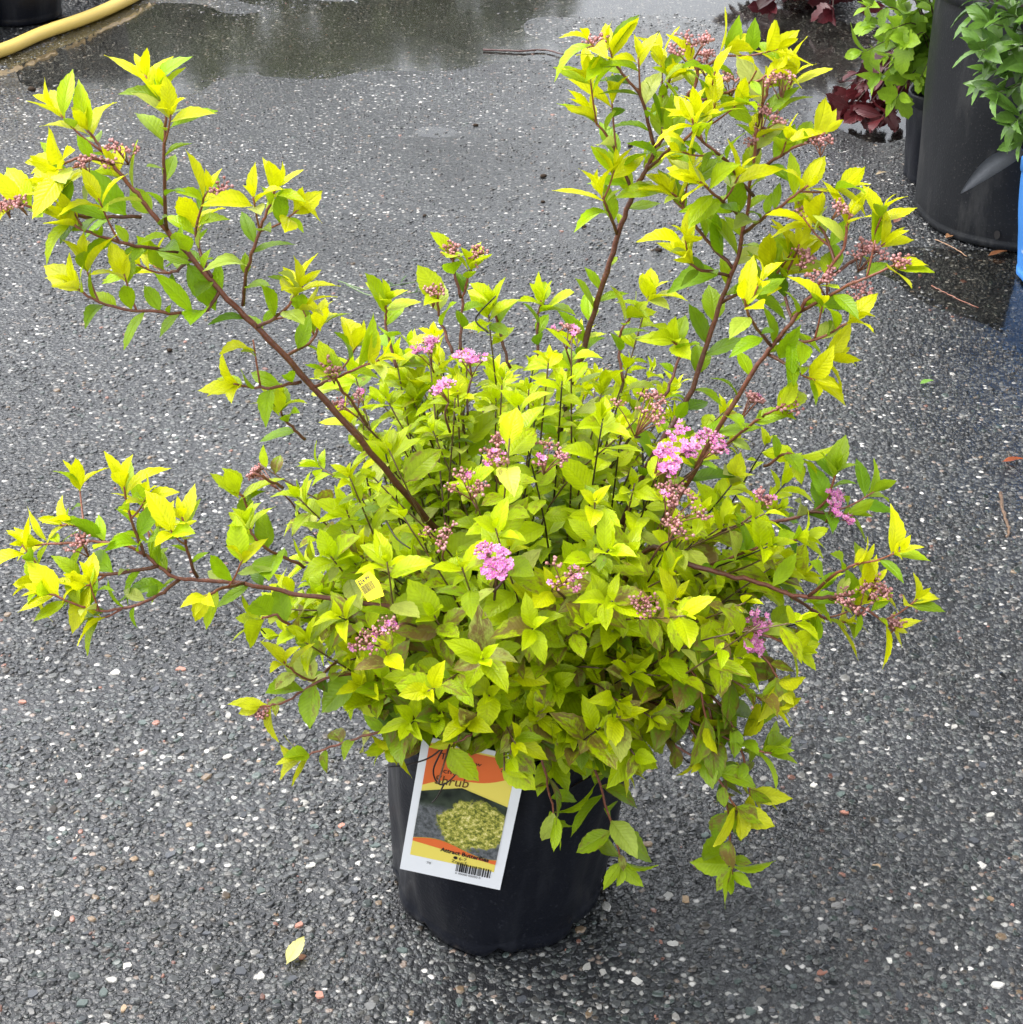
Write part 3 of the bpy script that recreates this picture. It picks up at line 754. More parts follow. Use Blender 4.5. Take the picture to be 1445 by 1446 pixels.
# the skirt that covers the rim, and single taller shoots
for k in range(54):
    ph = R(-90) + R(115) * rng.uniform(-1, 1); rr = rng.uniform(.165, .235); z = rng.uniform(.285, .40) + .1 * abs(math.cos(ph))*.4
    tip = Vector((math.cos(ph) * rr * 1.12 + .015, math.sin(ph) * rr, z)); base = CROWN + Vector((math.cos(ph) * .09, math.sin(ph) * .09, .03))
    c = catmull([base, base.lerp(tip, .55) + Vector((0, 0, .045)), tip], 6)
    tb = Tube(); tb.add(c, .0014, .0009, 5, (.018, .009, .007), (.10, .045, .025)); ob = tb.build("branch", M['bark']); world_child(ob, shrub)
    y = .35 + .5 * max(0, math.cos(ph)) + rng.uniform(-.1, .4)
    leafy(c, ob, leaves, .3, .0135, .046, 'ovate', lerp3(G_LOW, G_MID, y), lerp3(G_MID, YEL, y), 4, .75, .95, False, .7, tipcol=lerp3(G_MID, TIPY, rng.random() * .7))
for h in ([(650, 500, .03), (655, 420, .05), (668, 370, .05)], [(652, 420, .045), (640, 375, .05), (640, 355, .05)], [(640, 500, .0), (622, 450, .02), (618, 415, .02)],
          [(520, 600, -.06), (480, 545, -.09), (470, 522, -.1)], [(1010, 640, -.05), (1075, 590, -.09), (1110, 570, -.1)], [(400, 690, -.1), (370, 672, -.12), (356, 668, -.12)],
          [(560, 520, .02), (545, 460, .04), (548, 425, .04)], [(760, 520, .05), (760, 450, .07), (765, 425, .07)], [(880, 540, .04), (875, 480, .06), (895, 440, .06)],
          [(720, 520, .06), (700, 450, .08), (695, 425, .08)], [(430, 620, -.05), (400, 590, -.06), (395, 570, -.06)], [(940, 560, .0), (960, 500, .02), (950, 480, .02)],
          [(330, 760, -.08), (350, 720, -.1), (335, 690, -.1)], [(430, 800, -.14), (370, 770, -.16), (350, 740, -.16)], [(1080, 660, -.04), (1110, 640, -.05), (1130, 650, -.05)],
          [(430, 900, -.15), (390, 870, -.17), (360, 880, -.17)], [(1020, 880, -.15), (1090, 900, -.17), (1130, 920, -.17)], [(1000, 800, -.1), (1080, 770, -.12), (1140, 760, -.12)]):
    arm(h, [], .0016, .0010, None, None, t0=.25, size=.044, spacing=.014, kind='ovate', colA=(.22, .38, .006), colB=(.40, .54, .006), tipcol=(.48, .58, .006), age=.3)

# ------------------------------------------------------------------ flower heads
def ell_hit(px, py, grow=1.0):
    d = ray(px, py).normalized(); o = CAM - DC
    inv = Vector((1 / (DR.x * grow), 1 / (DR.y * grow), 1 / (DR.z * grow)))
    O = Vector((o.x * inv.x, o.y * inv.y, o.z * inv.z)); D = Vector((d.x * inv.x, d.y * inv.y, d.z * inv.z))
    a, b, c = D.dot(D), O.dot(D), O.dot(O) - 1; disc = b * b - a * c
    if disc < 0: return None
    return CAM + d * ((-b - math.sqrt(disc)) / a)
_ico = None
def ico():
    global _ico
    if _ico is None:
        import bmesh
        bm = bmesh.new(); bmesh.ops.create_icosphere(bm, subdivisions=1, radius=1)
        _ico = ([v.co.copy() for v in bm.verts], [tuple(v.index for v in f.verts) for f in bm.faces]); bm.free()
    return _ico
def flower(pos, width, pink, axis, root=None):
    """a flat-topped head: stalks fan out to buds; open heads carry five-petalled florets and stamens"""
    v, f, c = [], [], []; tb = Tube()
    axis = axis.normalized(); A = axis.orthogonal().normalized(); B = axis.cross(A)
    foot = pos - axis * (width * .55 + .012)
    if root is not None: tb.add(catmull([root, foot.lerp(root, .35) + rv(.003), foot], 4), .0013, .0009, 5, (.05, .02, .014), (.16, .06, .04))
    nsub = max(4, int(width / .0052))
    iv, if_ = ico()
    for s in range(nsub):
        a = rng.random() * 6.28; q = math.sqrt(rng.random()) * width * .46
        hub = pos + (A * math.cos(a) + B * math.sin(a)) * q - axis * (.006 + .25 * q * q / width + rng.random() * .003)
        tb.add(catmull([foot, foot.lerp(hub, .6) + axis * .002, hub], 3), .0007, .0005, 4, (.20, .07, .045), (.30, .12, .08))
        for j in range(rng.randint(8, 12)):
            w = (A * rng.uniform(-1, 1) + B * rng.uniform(-1, 1)) * .0062 + axis * rng.uniform(.002, .0065)
            p = hub + w
            tb.add([hub, p], .0004, .0003, 3, (.28, .10, .08))
            openf = rng.random() < pink
            if not openf:
                r = rng.uniform(.0011, .0019); base = len(v)
                cb = lerp3((.28, .10, .085), (.50, .25, .25), rng.random()) if pink < .3 else lerp3((.50, .15, .26), (.68, .32, .46), rng.random())
                for q_ in iv: v.append(p + q_ * r); c.append((*cb, 1))
                f += [tuple(base + i for i in t) for t in if_]
            else:
                nrm = (axis + rv(.35)).normalized(); E = nrm.orthogonal().normalized(); H = nrm.cross(E)
                cp = lerp3((.58, .11, .38), (.76, .30, .58), rng.random()); r = rng.uniform(.0026, .0034)
                for m_ in range(5):
                    an = m_ * 1.2566 + rng.uniform(-.1, .1); u_ = E * math.cos(an) + H * math.sin(an); w_ = nrm.cross(u_)
                    base = len(v)
                    for (s_, t_, z_) in ((0, 0, 0), (.5, .36, .1), (1.0, .26, .32), (1.0, -.26, .32), (.5, -.36, .1)):
                        v.append(p + u_ * (s_ * r) + w_ * (t_ * r) + nrm * (z_ * r)); c.append((*cp, 1))
                    f.append((base, base + 1, base + 2, base + 3, base + 4))
                for m_ in range(3):
                    tb.add([p, p + (nrm + rv(.5)).normalized() * .0038], .00022, .00018, 3, (.75, .35, .60))
                base = len(v)
                for q_ in iv: v.append(p + nrm * .0005 + q_ * .0007); c.append((.6, .42, .25, 1))
                f += [tuple(base + i for i in t) for t in if_]
    o = mesh_obj("flower_head", v, f, M['bud'], None, True, c); world_child(o, shrub)
    st = tb.build("stalk", M['bark']); st.parent = o
    return o
# px, py, width px, pinkness, depth (None: on the dome)
FL = [(938, 640, 62, .95, None), (968, 610, 70, .9, None), (1010, 618, 46, .35, None), (708, 793, 52, .85, None), (682, 780, 30, .3, None), (662, 494, 46, .75, None),
      (602, 479, 50, .65, None), (1078, 892, 62, .9, None), (1190, 712, 46, .85, -.07), (912, 566, 86, .06, None), (965, 708, 90, .03, None), (960, 745, 45, .0, None),
      (1070, 556, 56, .05, None), (1112, 566, 36, .0, -.1), (640, 346, 28, .0, .05), (672, 352, 30, .0, .05), (618, 407, 28, .0, .02), (470, 516, 34, .0, -.1),
      (166, 214, 48, .0, -.08), (112, 222, 26, .0, -.1), (305, 261, 30, .0, -.05), (30, 276, 30, .0, -.13), (5, 287, 18, .0, -.13), (975, 52, 62, .0, .07),
      (1000, 75, 45, .0, .08), (1092, 106, 54, .0, .03), (1035, 102, 40, .0, .06), (1090, 160, 48, .0, .02), (1066, 186, 30, .0, .03), (1140, 355, 44, .0, -.03), (1228, 342, 64, .0, -.04),
      (1165, 385, 48, .0, -.06), (1212, 405, 44, .0, -.06), (1194, 288, 28, .0, -.05), (1272, 362, 30, .0, -.09), (770, 637, 56, .12, None), (702, 630, 60, .12, None), (660, 676, 60, .02, None),
      (803, 457, 40, .2, None), (628, 540, 30, .3, None), (490, 556, 44, .02, None), (355, 662, 56, .0, None),
      (798, 812, 52, .05, None), (905, 846, 58, .03, None), (1087, 706, 42, .05, None), (1218, 838, 60, .0, -.15), (1244, 822, 44, .0, -.14), (1262, 874, 26, .0, -.13),
      (540, 886, 40, .15, None), (505, 912, 40, .05, None), (620, 752, 44, .0, None), (110, 762, 40, .0, -.16), (372, 1000, 26, .0, -.2), 
      (840, 30 + 22, 26, .0, .07), 
      (1160, 190, 26, 0, .0), (1130, 300, 26, 0, -.02)]
for (px, py, w, pink, dY) in FL:
    p = None
    if dY is None:
        p = ell_hit(px, py, 1.06)
        if p is None: p = P(px, py, .08)
        q = p - DC; ax = Vector((q.x / DR.x ** 2, q.y / DR.y ** 2, q.z / DR.z ** 2)).normalized() + Z * .5
        root = p - ax.normalized() * .06 + rv(.008)
    else:
        p = P(px, py, dY); ax = Z + Vector((0, -.35, 0)) + rv(.2); root = None
    W = w * proj(p)[2] / FPX
    flower(p, W, pink, ax, root)
    protect.append(([proj(p)], (w * (.40 if pink < .4 else .5)) if dY is None else w * .46))

# tags are kept clear too
PRICE = P(520, 825, -.262)
protect.append(([proj(PRICE)], 13))
protect.append(([proj(P(655, 1100, -.2)), proj(P(650, 1230, -.2))], 62))

# ------------------------------------------------------------------ leaves: 300 single ones, the rest as one mass
def seg_dist(px, py, a, b):
    vx, vy = b[0] - a[0], b[1] - a[1]; L2 = vx * vx + vy * vy
    t = 0 if L2 == 0 else max(0, min(1, ((px - a[0]) * vx + (py - a[1]) * vy) / L2))
    return math.hypot(px - a[0] - t * vx, py - a[1] - t * vy), a[2] + (b[2] - a[2]) * t
def blocked(L):
    for s in (.3, .62, .95):
        px, py, z = proj(L.pos + L.rot.col[0] * (L.size * s))
        for poly, rad in protect:
            segs = list(zip(poly[:-1], poly[1:])) or [(poly[0], poly[0])]
            for a, b in segs:
                if abs(a[0] - px) > 400 and abs(b[0] - px) > 400: continue
                d, zz = seg_dist(px, py, a, b)
                if d < rad and z < zz + .004: return True
    return False
leaves = [L for L in leaves if not blocked(L)]
# leaves may not pass through the pot or the ground
leaves = [L for L in leaves if (L.pos + L.rot.col[0] * L.size).z > .004 and not (math.hypot(L.pos.x, L.pos.y) < .13 and L.pos.z < POTH - .06)]
Vb, Fb, own, off = [], [], [], 0
for i, L in enumerate(leaves):
    v, f, uv = TEMPL[L.kind][L.var]
    w = (v * [L.size, L.size * L.wid, L.size]) @ np.array(L.rot.transposed()) + np.array(L.pos)
    Vb += w.tolist(); Fb += (f + off).tolist(); own += [i] * len(f); off += len(v)
bvh = BVHTree.FromPolygons(Vb, Fb)
score = []
for i, L in enumerate(leaves):
    v, f, uv = TEMPL[L.kind][L.var]
    vis = 0
    for (s, t) in ((.25, 0), (.45, .14), (.45, -.14), (.6, 0), (.65, .1), (.65, -.1), (.85, 0)):
        p = L.pos + L.rot @ Vector((s, t, v[int(s * 12) * 3 + 1][2])) * L.size
        d = (p - CAM); dist = d.length; d.normalize()
        hit = bvh.ray_cast(CAM, d, dist + .02)
        if hit[2] is not None and own[hit[2]] == i: vis += 1
    facing = abs(L.rot.col[2].dot((L.pos - CAM).normalized()))
    score.append(vis * L.size ** 2 * facing)
order = sorted(range(len(leaves)), key=lambda i: -score[i])
for i in order[:300]: place_leaf(leaves[i], 'leaf', leaves[i].owner)
fo = link(bpy.data.objects.new("foliage", leaf_stuff([leaves[i] for i in order[300:]], 'leaf_mass')))
world_child(fo, shrub); tag(fo, kind='stuff')
print("leaves", len(leaves))

# ------------------------------------------------------------------ printed tag and price tag
def card(v2, z, mat, name, parent, thick=0.0, smooth=False):
    """flat polygon (list of x,y) at height z over the card"""
    n = len(v2); v = [(a, b, z) for a, b in v2]; f = [tuple(range(n))]
    if thick:
        v += [(a, b, z - thick) for a, b in v2]; f.append(tuple(range(2 * n - 1, n - 1, -1)))
        f += [(k, n + k, n + (k + 1) % n, (k + 1) % n) for k in range(n)]
    return mesh_obj(name, v, f, mat, parent, smooth)
def text(s, x, y, size, mat, parent, z=.0009, rot=0.0, shear=0.0, sx=1.0, name="lettering", align='LEFT', offset=0.0):
    cu = bpy.data.curves.new("txt", 'FONT'); cu.body = s; cu.size = size; cu.shear = shear; cu.align_x = align; cu.offset = offset
    cu.resolution_u = 3
    ob = bpy.data.objects.new("txt", cu); COL.objects.link(ob)
    dg = bpy.context.evaluated_depsgraph_get(); me = bpy.data.meshes.new_from_object(ob.evaluated_get(dg))
    bpy.data.objects.remove(ob); bpy.data.curves.remove(cu)
    me.materials.clear(); me.materials.append(mat); me.name = name
    o = link(bpy.data.objects.new(name, me), parent); o.location = (x, y, z); o.rotation_euler[2] = rot; o.scale = (sx, 1, 1)
    return o
def barcode(parent, x0, y0, w, h, mat, z=.0009, seed=3, name="barcode"):
    r = random.Random(seed); x = 0; v, f = [], []
    while x < w:
        b = r.choice((.6, 1, 1, 1.6, 2.2)) * w / 48; b = min(b, w - x)
        k = len(v); v += [(x0 + x, y0, z), (x0 + x + b, y0, z), (x0 + x + b, y0 + h, z), (x0 + x, y0 + h, z)]; f.append((k, k + 1, k + 2, k + 3))
        x += b + r.choice((.6, .8, 1, 1.5)) * w / 48
    return mesh_obj(name, v, f, mat, parent, False)
def tag_photo_mat():
    m, n, l, b, o = newmat("printed_shrub_picture")
    tc = n.new('ShaderNodeTexCoord')
    nz = n.new('ShaderNodeTexNoise'); nz.inputs['Scale'].default_value = 210; nz.inputs['Detail'].default_value = 6; nz.inputs['Roughness'].default_value = .8
    l.new(tc.outputs['Object'], nz.inputs['Vector'])
    bl = n.new('ShaderNodeTexNoise'); bl.inputs['Scale'].default_value = 60; bl.inputs['Detail'].default_value = 5; l.new(tc.outputs['Object'], bl.inputs['Vector'])
    # mound mask
    mp = n.new('ShaderNodeMapping'); mp.inputs['Location'].default_value = (-.0135 / .037, .012 / .036, 0); mp.inputs['Scale'].default_value = (1 / .037, 1 / .036, 0)
    l.new(tc.outputs['Object'], mp.inputs[0])
    ln = n.new('ShaderNodeVectorMath'); ln.operation = 'LENGTH'; l.new(mp.outputs[0], ln.inputs[0])
    dd = math_node(n, l, 'ADD', ln.outputs['Value'], math_node(n, l, 'MULTIPLY', math_node(n, l, 'ADD', math_node(n, l, 'SUBTRACT', nz.outputs['Fac'], .5), math_node(n, l, 'SUBTRACT', bl.outputs['Fac'], .5)), .75))
    mask = n.new('ShaderNodeMapRange'); mask.inputs[1].default_value = .92; mask.inputs[2].default_value = 1.0; mask.inputs[3].default_value = 1; mask.inputs[4].default_value = 0
    l.new(dd, mask.inputs[0])
    r1 = n.new('ShaderNodeValToRGB'); e = r1.color_ramp; e.elements[0].position = .36; e.elements[0].color = (.03, .05, .012, 1); e.elements[1].position = .64; e.elements[1].color = (.85, .78, .40, 1)
    x = e.elements.new(.46); x.color = (.20, .22, .03, 1); x = e.elements.new(.54); x.color = (.50, .46, .08, 1)
    l.new(nz.outputs['Fac'], r1.inputs[0])
    r2 = n.new('ShaderNodeValToRGB'); e = r2.color_ramp; e.elements[0].position = .32; e.elements[0].color = (.012, .016, .014, 1); e.elements[1].position = .7; e.elements[1].color = (.22, .23, .24, 1)
    l.new(nz.outputs['Fac'], r2.inputs[0])
    r3 = n.new('ShaderNodeValToRGB'); e = r3.color_ramp; e.elements[0].position = .35; e.elements[0].color = (.008, .012, .009, 1); e.elements[1].position = .75; e.elements[1].color = (.06, .08, .05, 1)
    l.new(bl.outputs['Fac'], r3.inputs[0])
    sp = n.new('ShaderNodeSeparateXYZ'); l.new(tc.outputs['Object'], sp.inputs[0])
    up = n.new('ShaderNodeMapRange'); up.inputs[1].default_value = .003; up.inputs[2].default_value = .012; l.new(math_node(n, l, 'ADD', sp.outputs['Y'], math_node(n, l, 'MULTIPLY', bl.outputs['Fac'], .006)), up.inputs[0])
    m0 = n.new('ShaderNodeMix'); m0.data_type = 'RGBA'; l.new(up.outputs[0], m0.inputs['Factor']); l.new(r2.outputs[0], m0.inputs[6]); l.new(r3.outputs[0], m0.inputs[7])
    m1 = n.new('ShaderNodeMix'); m1.data_type = 'RGBA'; l.new(mask.outputs[0], m1.inputs['Factor']); l.new(m0.outputs[2], m1.inputs[6]); l.new(r1.outputs[0], m1.inputs[7])
    l.new(m1.outputs[2], b.inputs['Base Color']); b.inputs['Roughness'].default_value = .3
    return m
TW, TH = .106, .188
ptag = empty("plant_tag", (0, 0, 0), "white printed plant tag with orange and yellow bands and a bush picture", "tag")
TA, TROT = R(-8), R(-9.5)
nrm = Vector((math.sin(TA), -math.cos(TA), -.085)).normalized()
xa = Vector((math.cos(TA), math.sin(TA), 0)); ya = nrm.cross(xa)
X2 = xa * math.cos(TROT) + ya * math.sin(TROT); Y2 = nrm.cross(X2)
tctr = P(653, 1151, -.1385)
ptag.matrix_world = Matrix.LocRotScale(tctr, Matrix((X2, Y2, nrm)).transposed().to_quaternion(), None)
w, h = TW / 2, TH / 2
card([(-w, -h), (w, -h), (w, h), (-w, h)], 0, M['white'], "card", ptag, .0006)
l_, r_ = -w + .008, w - .010
wave = lambda x, a0, b0, amp: a0 + (b0 - a0) * (x - l_) / (r_ - l_) + amp * math.sin((x - l_) / (r_ - l_) * 6.28)
xs = [l_ + (r_ - l_) * i / 16 for i in range(17)]
card([(l_, -h + .024), (r_, -h + .024), (r_, h - .006), (l_, h - .006)], .0003, M['yellow'], "yellow_field", ptag)
card([(xs[i], .030 + .034 * max(0, (i / 16 - .0)) + .004 * math.sin(i * .4)) for i in range(17)] + [(r_, h - .008), (l_, h - .008)], .0006, M['orange'], "orange_band", ptag)
ph = [(l_ + .001, -.045), (r_, -.050)]
pho = card([(x_, -.044 + .0055 * math.sin((x_ - l_) / (r_ - l_) * 5.5) - .004 * (x_ - l_) / (r_ - l_)) for x_ in xs] + [(r_, .024), (l_ + (r_ - l_) * .45, .037), (l_, .022)], .0009, tag_photo_mat(), "bush_picture", ptag)
card([(x_, -.0445 + .0055 * math.sin((x_ - l_) / (r_ - l_) * 5.5) - .004 * (x_ - l_) / (r_ - l_)) for x_ in xs] + [(r_, -.0585), (l_ + (r_ - l_) * .6, -.0545), (l_, -.0485)], .0012, M['orange'], "orange_wave", ptag)
text("Shrub", l_ + .011, .0355, .0175, M['brownink'], ptag, .0012, R(6), .2, .85)
text("cm 8", l_ + .018, .052, .010, M['ink'], ptag, .0012, R(4))
text("T", l_ + .012, .070, .012, M['ink'], ptag, .0012)
text("Yellow", l_ + .030, .0705, .0085, M['ink'], ptag, .0012, 0, .2)
text("and", r_ - .014, .0695, .0085, M['ink'], ptag, .0012)
text("Attract Butterflies", l_ + .030, -.0548, .0078, M['ink'], ptag, .0015, R(-2), 0, .88, offset=.00025)
text("6-7", l_ + .050, -.0625, .0062, M['ink'], ptag, .0012)
text("Zone:5", l_ + .043, -.0675, .0056, M['ink'], ptag, .0012)
text("70", l_ + .018, -.0775, .0048, M['ink'], ptag, .0009)
mesh_obj("round_symbol", [(l_ + .0465 + .0022 * math.cos(t * .5236), -.0603 + .0022 * math.sin(t * .5236), .0012) for t in range(12)], [tuple(range(12))], M['ink'], ptag, False)
barcode(ptag, .004, -.0795, .036, .0125, M['ink'])
text("0 40000 00000 0", .004, -.0835, .0040, M['ink'], ptag, .0009, 0, 0, .98)
ptag.rotation_mode = 'QUATERNION'

price = empty("price_tag", (0, 0, 0), "small bright yellow price tag stuck among the leaves", "tag")
nr = (CAM - PRICE).normalized() + Vector((-.25, 0, .15)); nr.normalize()
xa = Vector((1, .1, .0)); xa = (xa - nr * xa.dot(nr)).normalized(); ya = nr.cross(xa)
ca, sa = math.cos(R(28)), math.sin(R(28))
X2 = xa * ca + ya * sa; Y2 = nr.cross(X2)
price.matrix_world = Matrix.LocRotScale(PRICE, Matrix((X2, Y2, nr)).transposed().to_quaternion(), Vector((.68, .68, .68)))
card([(-.012, -.019), (.010, -.024), (.014, -.004), (.010, .014), (-.012, .013)], 0, M['pricecard'], "card", price, .0005)
text("$24.99", -.0108, .0045, .0085, M['ink'], price, .0004, 0, 0, .72, offset=.0002)
barcode(price, -.0105, -.009, .0165, .0115, M['ink'], .0004, 8)

# ------------------------------------------------------------------ neighbours: pots and plants
BIG = G(1450, 300)
bigpot = nursery_pot((BIG.x, BIG.y, 0), .222, .226, .47, "large weathered black plastic pot holding a tall dark tree", 'bigpot', dent=.002, seg=96)
for aa in (R(-118), R(-48)):
    hv = [(.2225 * math.cos(aa) + .006 * math.cos(t * .5236) * -math.sin(aa) + .0012 * math.cos(aa), .2225 * math.sin(aa) + .006 * math.cos(t * .5236) * math.cos(aa) + .0012 * math.sin(aa), .032 + .009 * math.sin(t * .5236)) for t in range(12)]
    mesh_obj("drain_hole", hv, [tuple(range(12))], M['ink'], bigpot, False)
def potted_plant(name, label, cat, base, shoots, leafkind, mat, colA, colB, size, spacing, r0=.004, wood=(.05, .03, .02), droop=.3, t0=.2, tip=4, spread=.95):
    t = empty(name, base, label, cat); Ls = []
    for s in shoots:
        tb = Tube(); c = catmull(s, 6); tb.add(c, r0, r0 * .35, 6, wood, tuple(x * 1.6 for x in wood)); ob = tb.build("branch", M['bark']); world_child(ob, t)
        leafy(c, ob, Ls, t0, spacing, size, leafkind, colA, colB, tip, .8, .25, False, droop, spread)
    Ls = [L for L in Ls if (L.pos + L.rot.col[0] * L.size).z > .006 and L.pos.z > .006]
    vis = sorted(Ls, key=lambda L: -(L.size if -60 < proj(L.pos)[0] < 1500 and -40 < proj(L.pos)[1] < 1450 else L.size * .1))
    for L in vis[:295]: place_leaf(L, mat, L.owner)
    if len(vis) > 295:
        f = link(bpy.data.objects.new("foliage", leaf_stuff(vis[295:], 'leaf_mass'))); world_child(f, t); tag(f, kind='stuff')
    return t
# lime shrub in the small pot behind the big pot
sp_ = G(1322, 250)
nursery_pot((sp_.x, sp_.y, 0), .068, .075, .19, "small black pot of the light green shrub, tucked behind the large pot", seg=56)
b0 = Vector((sp_.x, sp_.y, .16)); YB = sp_.y
sh = []
for (px, py, dy) in ((1225, 10, -.03), (1215, 75, -.06), (1250, -30, 0), (1240, 110, -.08), (1265, 140, -.09), (1290, -20, -.05), (1280, 60, -.1), (1300, 110, -.1), (1260, 40, -.08),
                     (1230, 40, .02), (1310, -60, 0), (1285, 100, .0), (1255, 80, .04), (1245, -70, .05), (1275, 20, .05)):
    tp = P(px, py, YB + dy); md = b0.lerp(tp, .55) + Vector((0, 0, .07)); sh.append([b0, md, tp])
potted_plant("lime_shrub", "light green lobed-leaf shrub beside the large weathered black pot", "shrub", b0, sh, 'lobed', 'leaf', (.10, .22, .02), (.30, .48, .03), .068, .026, .0022, droop=.5)
# dark red shrubs
rp = G(1345, 150); nursery_pot((rp.x, rp.y, 0), .08, .09, .2, "black pot of the dark red drooping shrub, hidden behind the large pot", seg=40)
b1 = Vector((rp.x, rp.y, .17)); sh = []
for (px, py, dy) in ((1225, 160, -.12), (1235, 185, -.16), (1205, 150, -.1), (1255, 150, -.12), (1262, 178, -.18), (1215, 190, -.16), (1250, 120, -.05), (1275, 130, -.1), (1190, 130, -.05), (1240, 200, -.2), (1195, 175, -.15), (1185, 150, -.1), (1220, 130, -.08)):
    tp = P(px, py, rp.y + dy); tp.z = max(tp.z, .035); md = b1.lerp(tp, .5) + Vector((0, -.02, .07)); sh.append([b1, md, tp])
potted_plant("red_shrub", "dark red shrub drooping to the wet ground below the light green one", "shrub", b1, sh, 'lobed', 'redleaf', (.020, .008, .008), (.085, .013, .016), .080, .026, .0025, droop=.6)
rp = G(1165, -35); nursery_pot((rp.x, rp.y, 0), .10, .11, .2, "black pot of the maroon shrub standing behind the rain puddle", seg=40)
b2 = Vector((rp.x, rp.y, .17)); sh = []
for (px, py, dy) in ((1110, 45, -.3), (1140, 62, -.35), (1080, 20, -.2), (1105, 70, -.35), (1060, 25, -.25), (1200, 40, -.3), (1235, 60, -.4), (1215, 85, -.5), (1045, 5, -.2), (1170, 95, -.55), (1090, 95, -.5), (1250, 30, -.3), (1185, 60, -.35), (1160, 30, -.3), (1180, 12, -.25), (1060, -15, -.15), (1120, 5, -.3), (1200, -5, -.2), (1150, -20, -.2), (1225, 15, -.3), (1100, -40, 0), (1190, -60, 0), (1165, 55, -.4)):
    tp = P(px, py, rp.y + dy); tp.z = max(tp.z, .05); md = b2.lerp(tp, .5) + Vector((0, -.02, .09)); sh.append([b2, md, tp])
potted_plant("maroon_shrub", "maroon leaved shrub arching over the puddle behind the lime shrub", "shrub", b2, sh, 'lobed', 'redleaf', (.022, .013, .011), (.07, .012, .016), .09, .03, .0025, droop=.5)
# laurel in the blue pot
bp_ = G(1519, 392)
blue = nursery_pot((bp_.x, bp_.y, 0), .108, .125, .235, "bright blue printed plastic pot with white lettering", 'blue', seg=64)
for (st, zz, sz, aa) in (("S", .150, .030, -164), ("N", .115, .022, -164), ("SH", .090, .013, -168), ("USA", .060, .008, -170)):
    an = R(aa); rad = .108 + (.125 - .108) * zz / .235 + .0015
    o = text(st, 0, 0, sz, M['white'], blue, 0); nn = Vector((math.cos(an), math.sin(an), 0)); tt = Vector((-math.sin(an), math.cos(an), 0))
    o.matrix_local = Matrix.LocRotScale(nn * (rad + .001) + Vector((0, 0, zz)), Matrix((tt, Z, nn)).transposed().to_quaternion(), None)
b3 = Vector((bp_.x, bp_.y, .2)); sh = []
for (px, py, dy) in ((1395, 30, -.02), (1385, 70, -.06), (1400, 100, -.04), (1420, -10, 0), (1410, 130, -.08), (1435, 170, -.1), (1440, 60, -.1), (1430, 20, -.05), (1425, 110, .03), (1390, 0, .04),
                     (1445, 200, -.1), (1460, 100, -.12), (1470, 30, -.1), (1480, 150, -.12), (1410, 60, .05), (1450, -40, .02), (1520, -40, 0), (1600, 0, 0), (1620, 90, 0), (1560, 60, -.1)):
    tp = P(px, py, bp_.y + dy); md = b3.lerp(tp, .55) + Vector((0, 0, .08)); sh.append([b3, md, tp])
potted_plant("evergreen_shrub", "dark green glossy-leaved shrub growing in the bright blue pot", "shrub", b3, sh, 'laurel', 'glossleaf', (.025, .075, .015), (.10, .20, .03), .088, .020, .0026, wood=(.05, .06, .02), droop=.45, tip=5)
# grey strap leaf that sticks out of the blue pot
g0, g1 = P(1445, 212, bp_.y - .03), P(1357, 273, bp_.y - .07)
gv, gf = [], []
ax = (g1 - g0); sd = Vector((0, .55, .8)); sd = (sd - ax.normalized() * sd.dot(ax.normalized())).normalized(); nn = ax.normalized().cross(sd)
for i in range(13):
    t = i / 12; wd = .0155 * math.sin(math.pi * min(1, .12 + .88 * t)) ** .9 + .0008
    c = g0 + ax * t + Vector((0, 0, .012)) * math.sin(math.pi * t)
    for s_, b_ in ((-1, 0), (0, .003), (1, 0)): gv.append(c + sd * (s_ * wd) + nn * b_)
    if i:
        k_ = (i - 1) * 3
        for s_ in (0, 1): gf.append((k_ + s_, k_ + s_ + 1, k_ + s_ + 4, k_ + s_ + 3))
n_ = len(gv); gv += [p - nn * .0015 for p in gv]; gf += [tuple(n_ + q for q in reversed(ff)) for ff in gf]
for e_ in range(12):
    for s_ in (0, 2): gf.append((e_ * 3 + s_, (e_ + 1) * 3 + s_, n_ + (e_ + 1) * 3 + s_, n_ + e_ * 3 + s_))
tag(mesh_obj("strap_leaf", gv, gf, M['greytag']), "long grey pointed strap leaf crossing in front of the large pot", "leaf")

# ------------------------------------------------------------------ yellow hose and pots at the far left
hs = [G(px, py) for px, py in ((-420, 190), (-250, 150), (-120, 118), (0, 80), (60, 55), (120, 33), (165, 14), (210, -10), (250, -45), (300, -80))]
hr = .0165
c = catmull([Vector((p.x, p.y, hr + float(ground_h(p.x, p.y)))) for p in hs], 10)
tb = Tube(); tb.add(c, hr, hr, 20, (1, 1, 1)); tag(tb.build("garden_hose", M['hose']), "thick yellow hose lying along the edge of the wet asphalt", "hose")
p = G(45, 22); nursery_pot((p.x - .03, p.y, 0), .105, .125, .27, "black pot beside the yellow hose, standing by a grey-blue pot", seg=56)
p = G(115, -8); nursery_pot((p.x, p.y + .1, 0), .085, .10, .25, "black pot farther along the hose, behind its neighbour", seg=56)
p = G(-62, 45); nursery_pot((p.x - .02, p.y, 0), .105, .12, .28, "grey-blue pot next to the black pot by the hose", 'bigpot', seg=56)
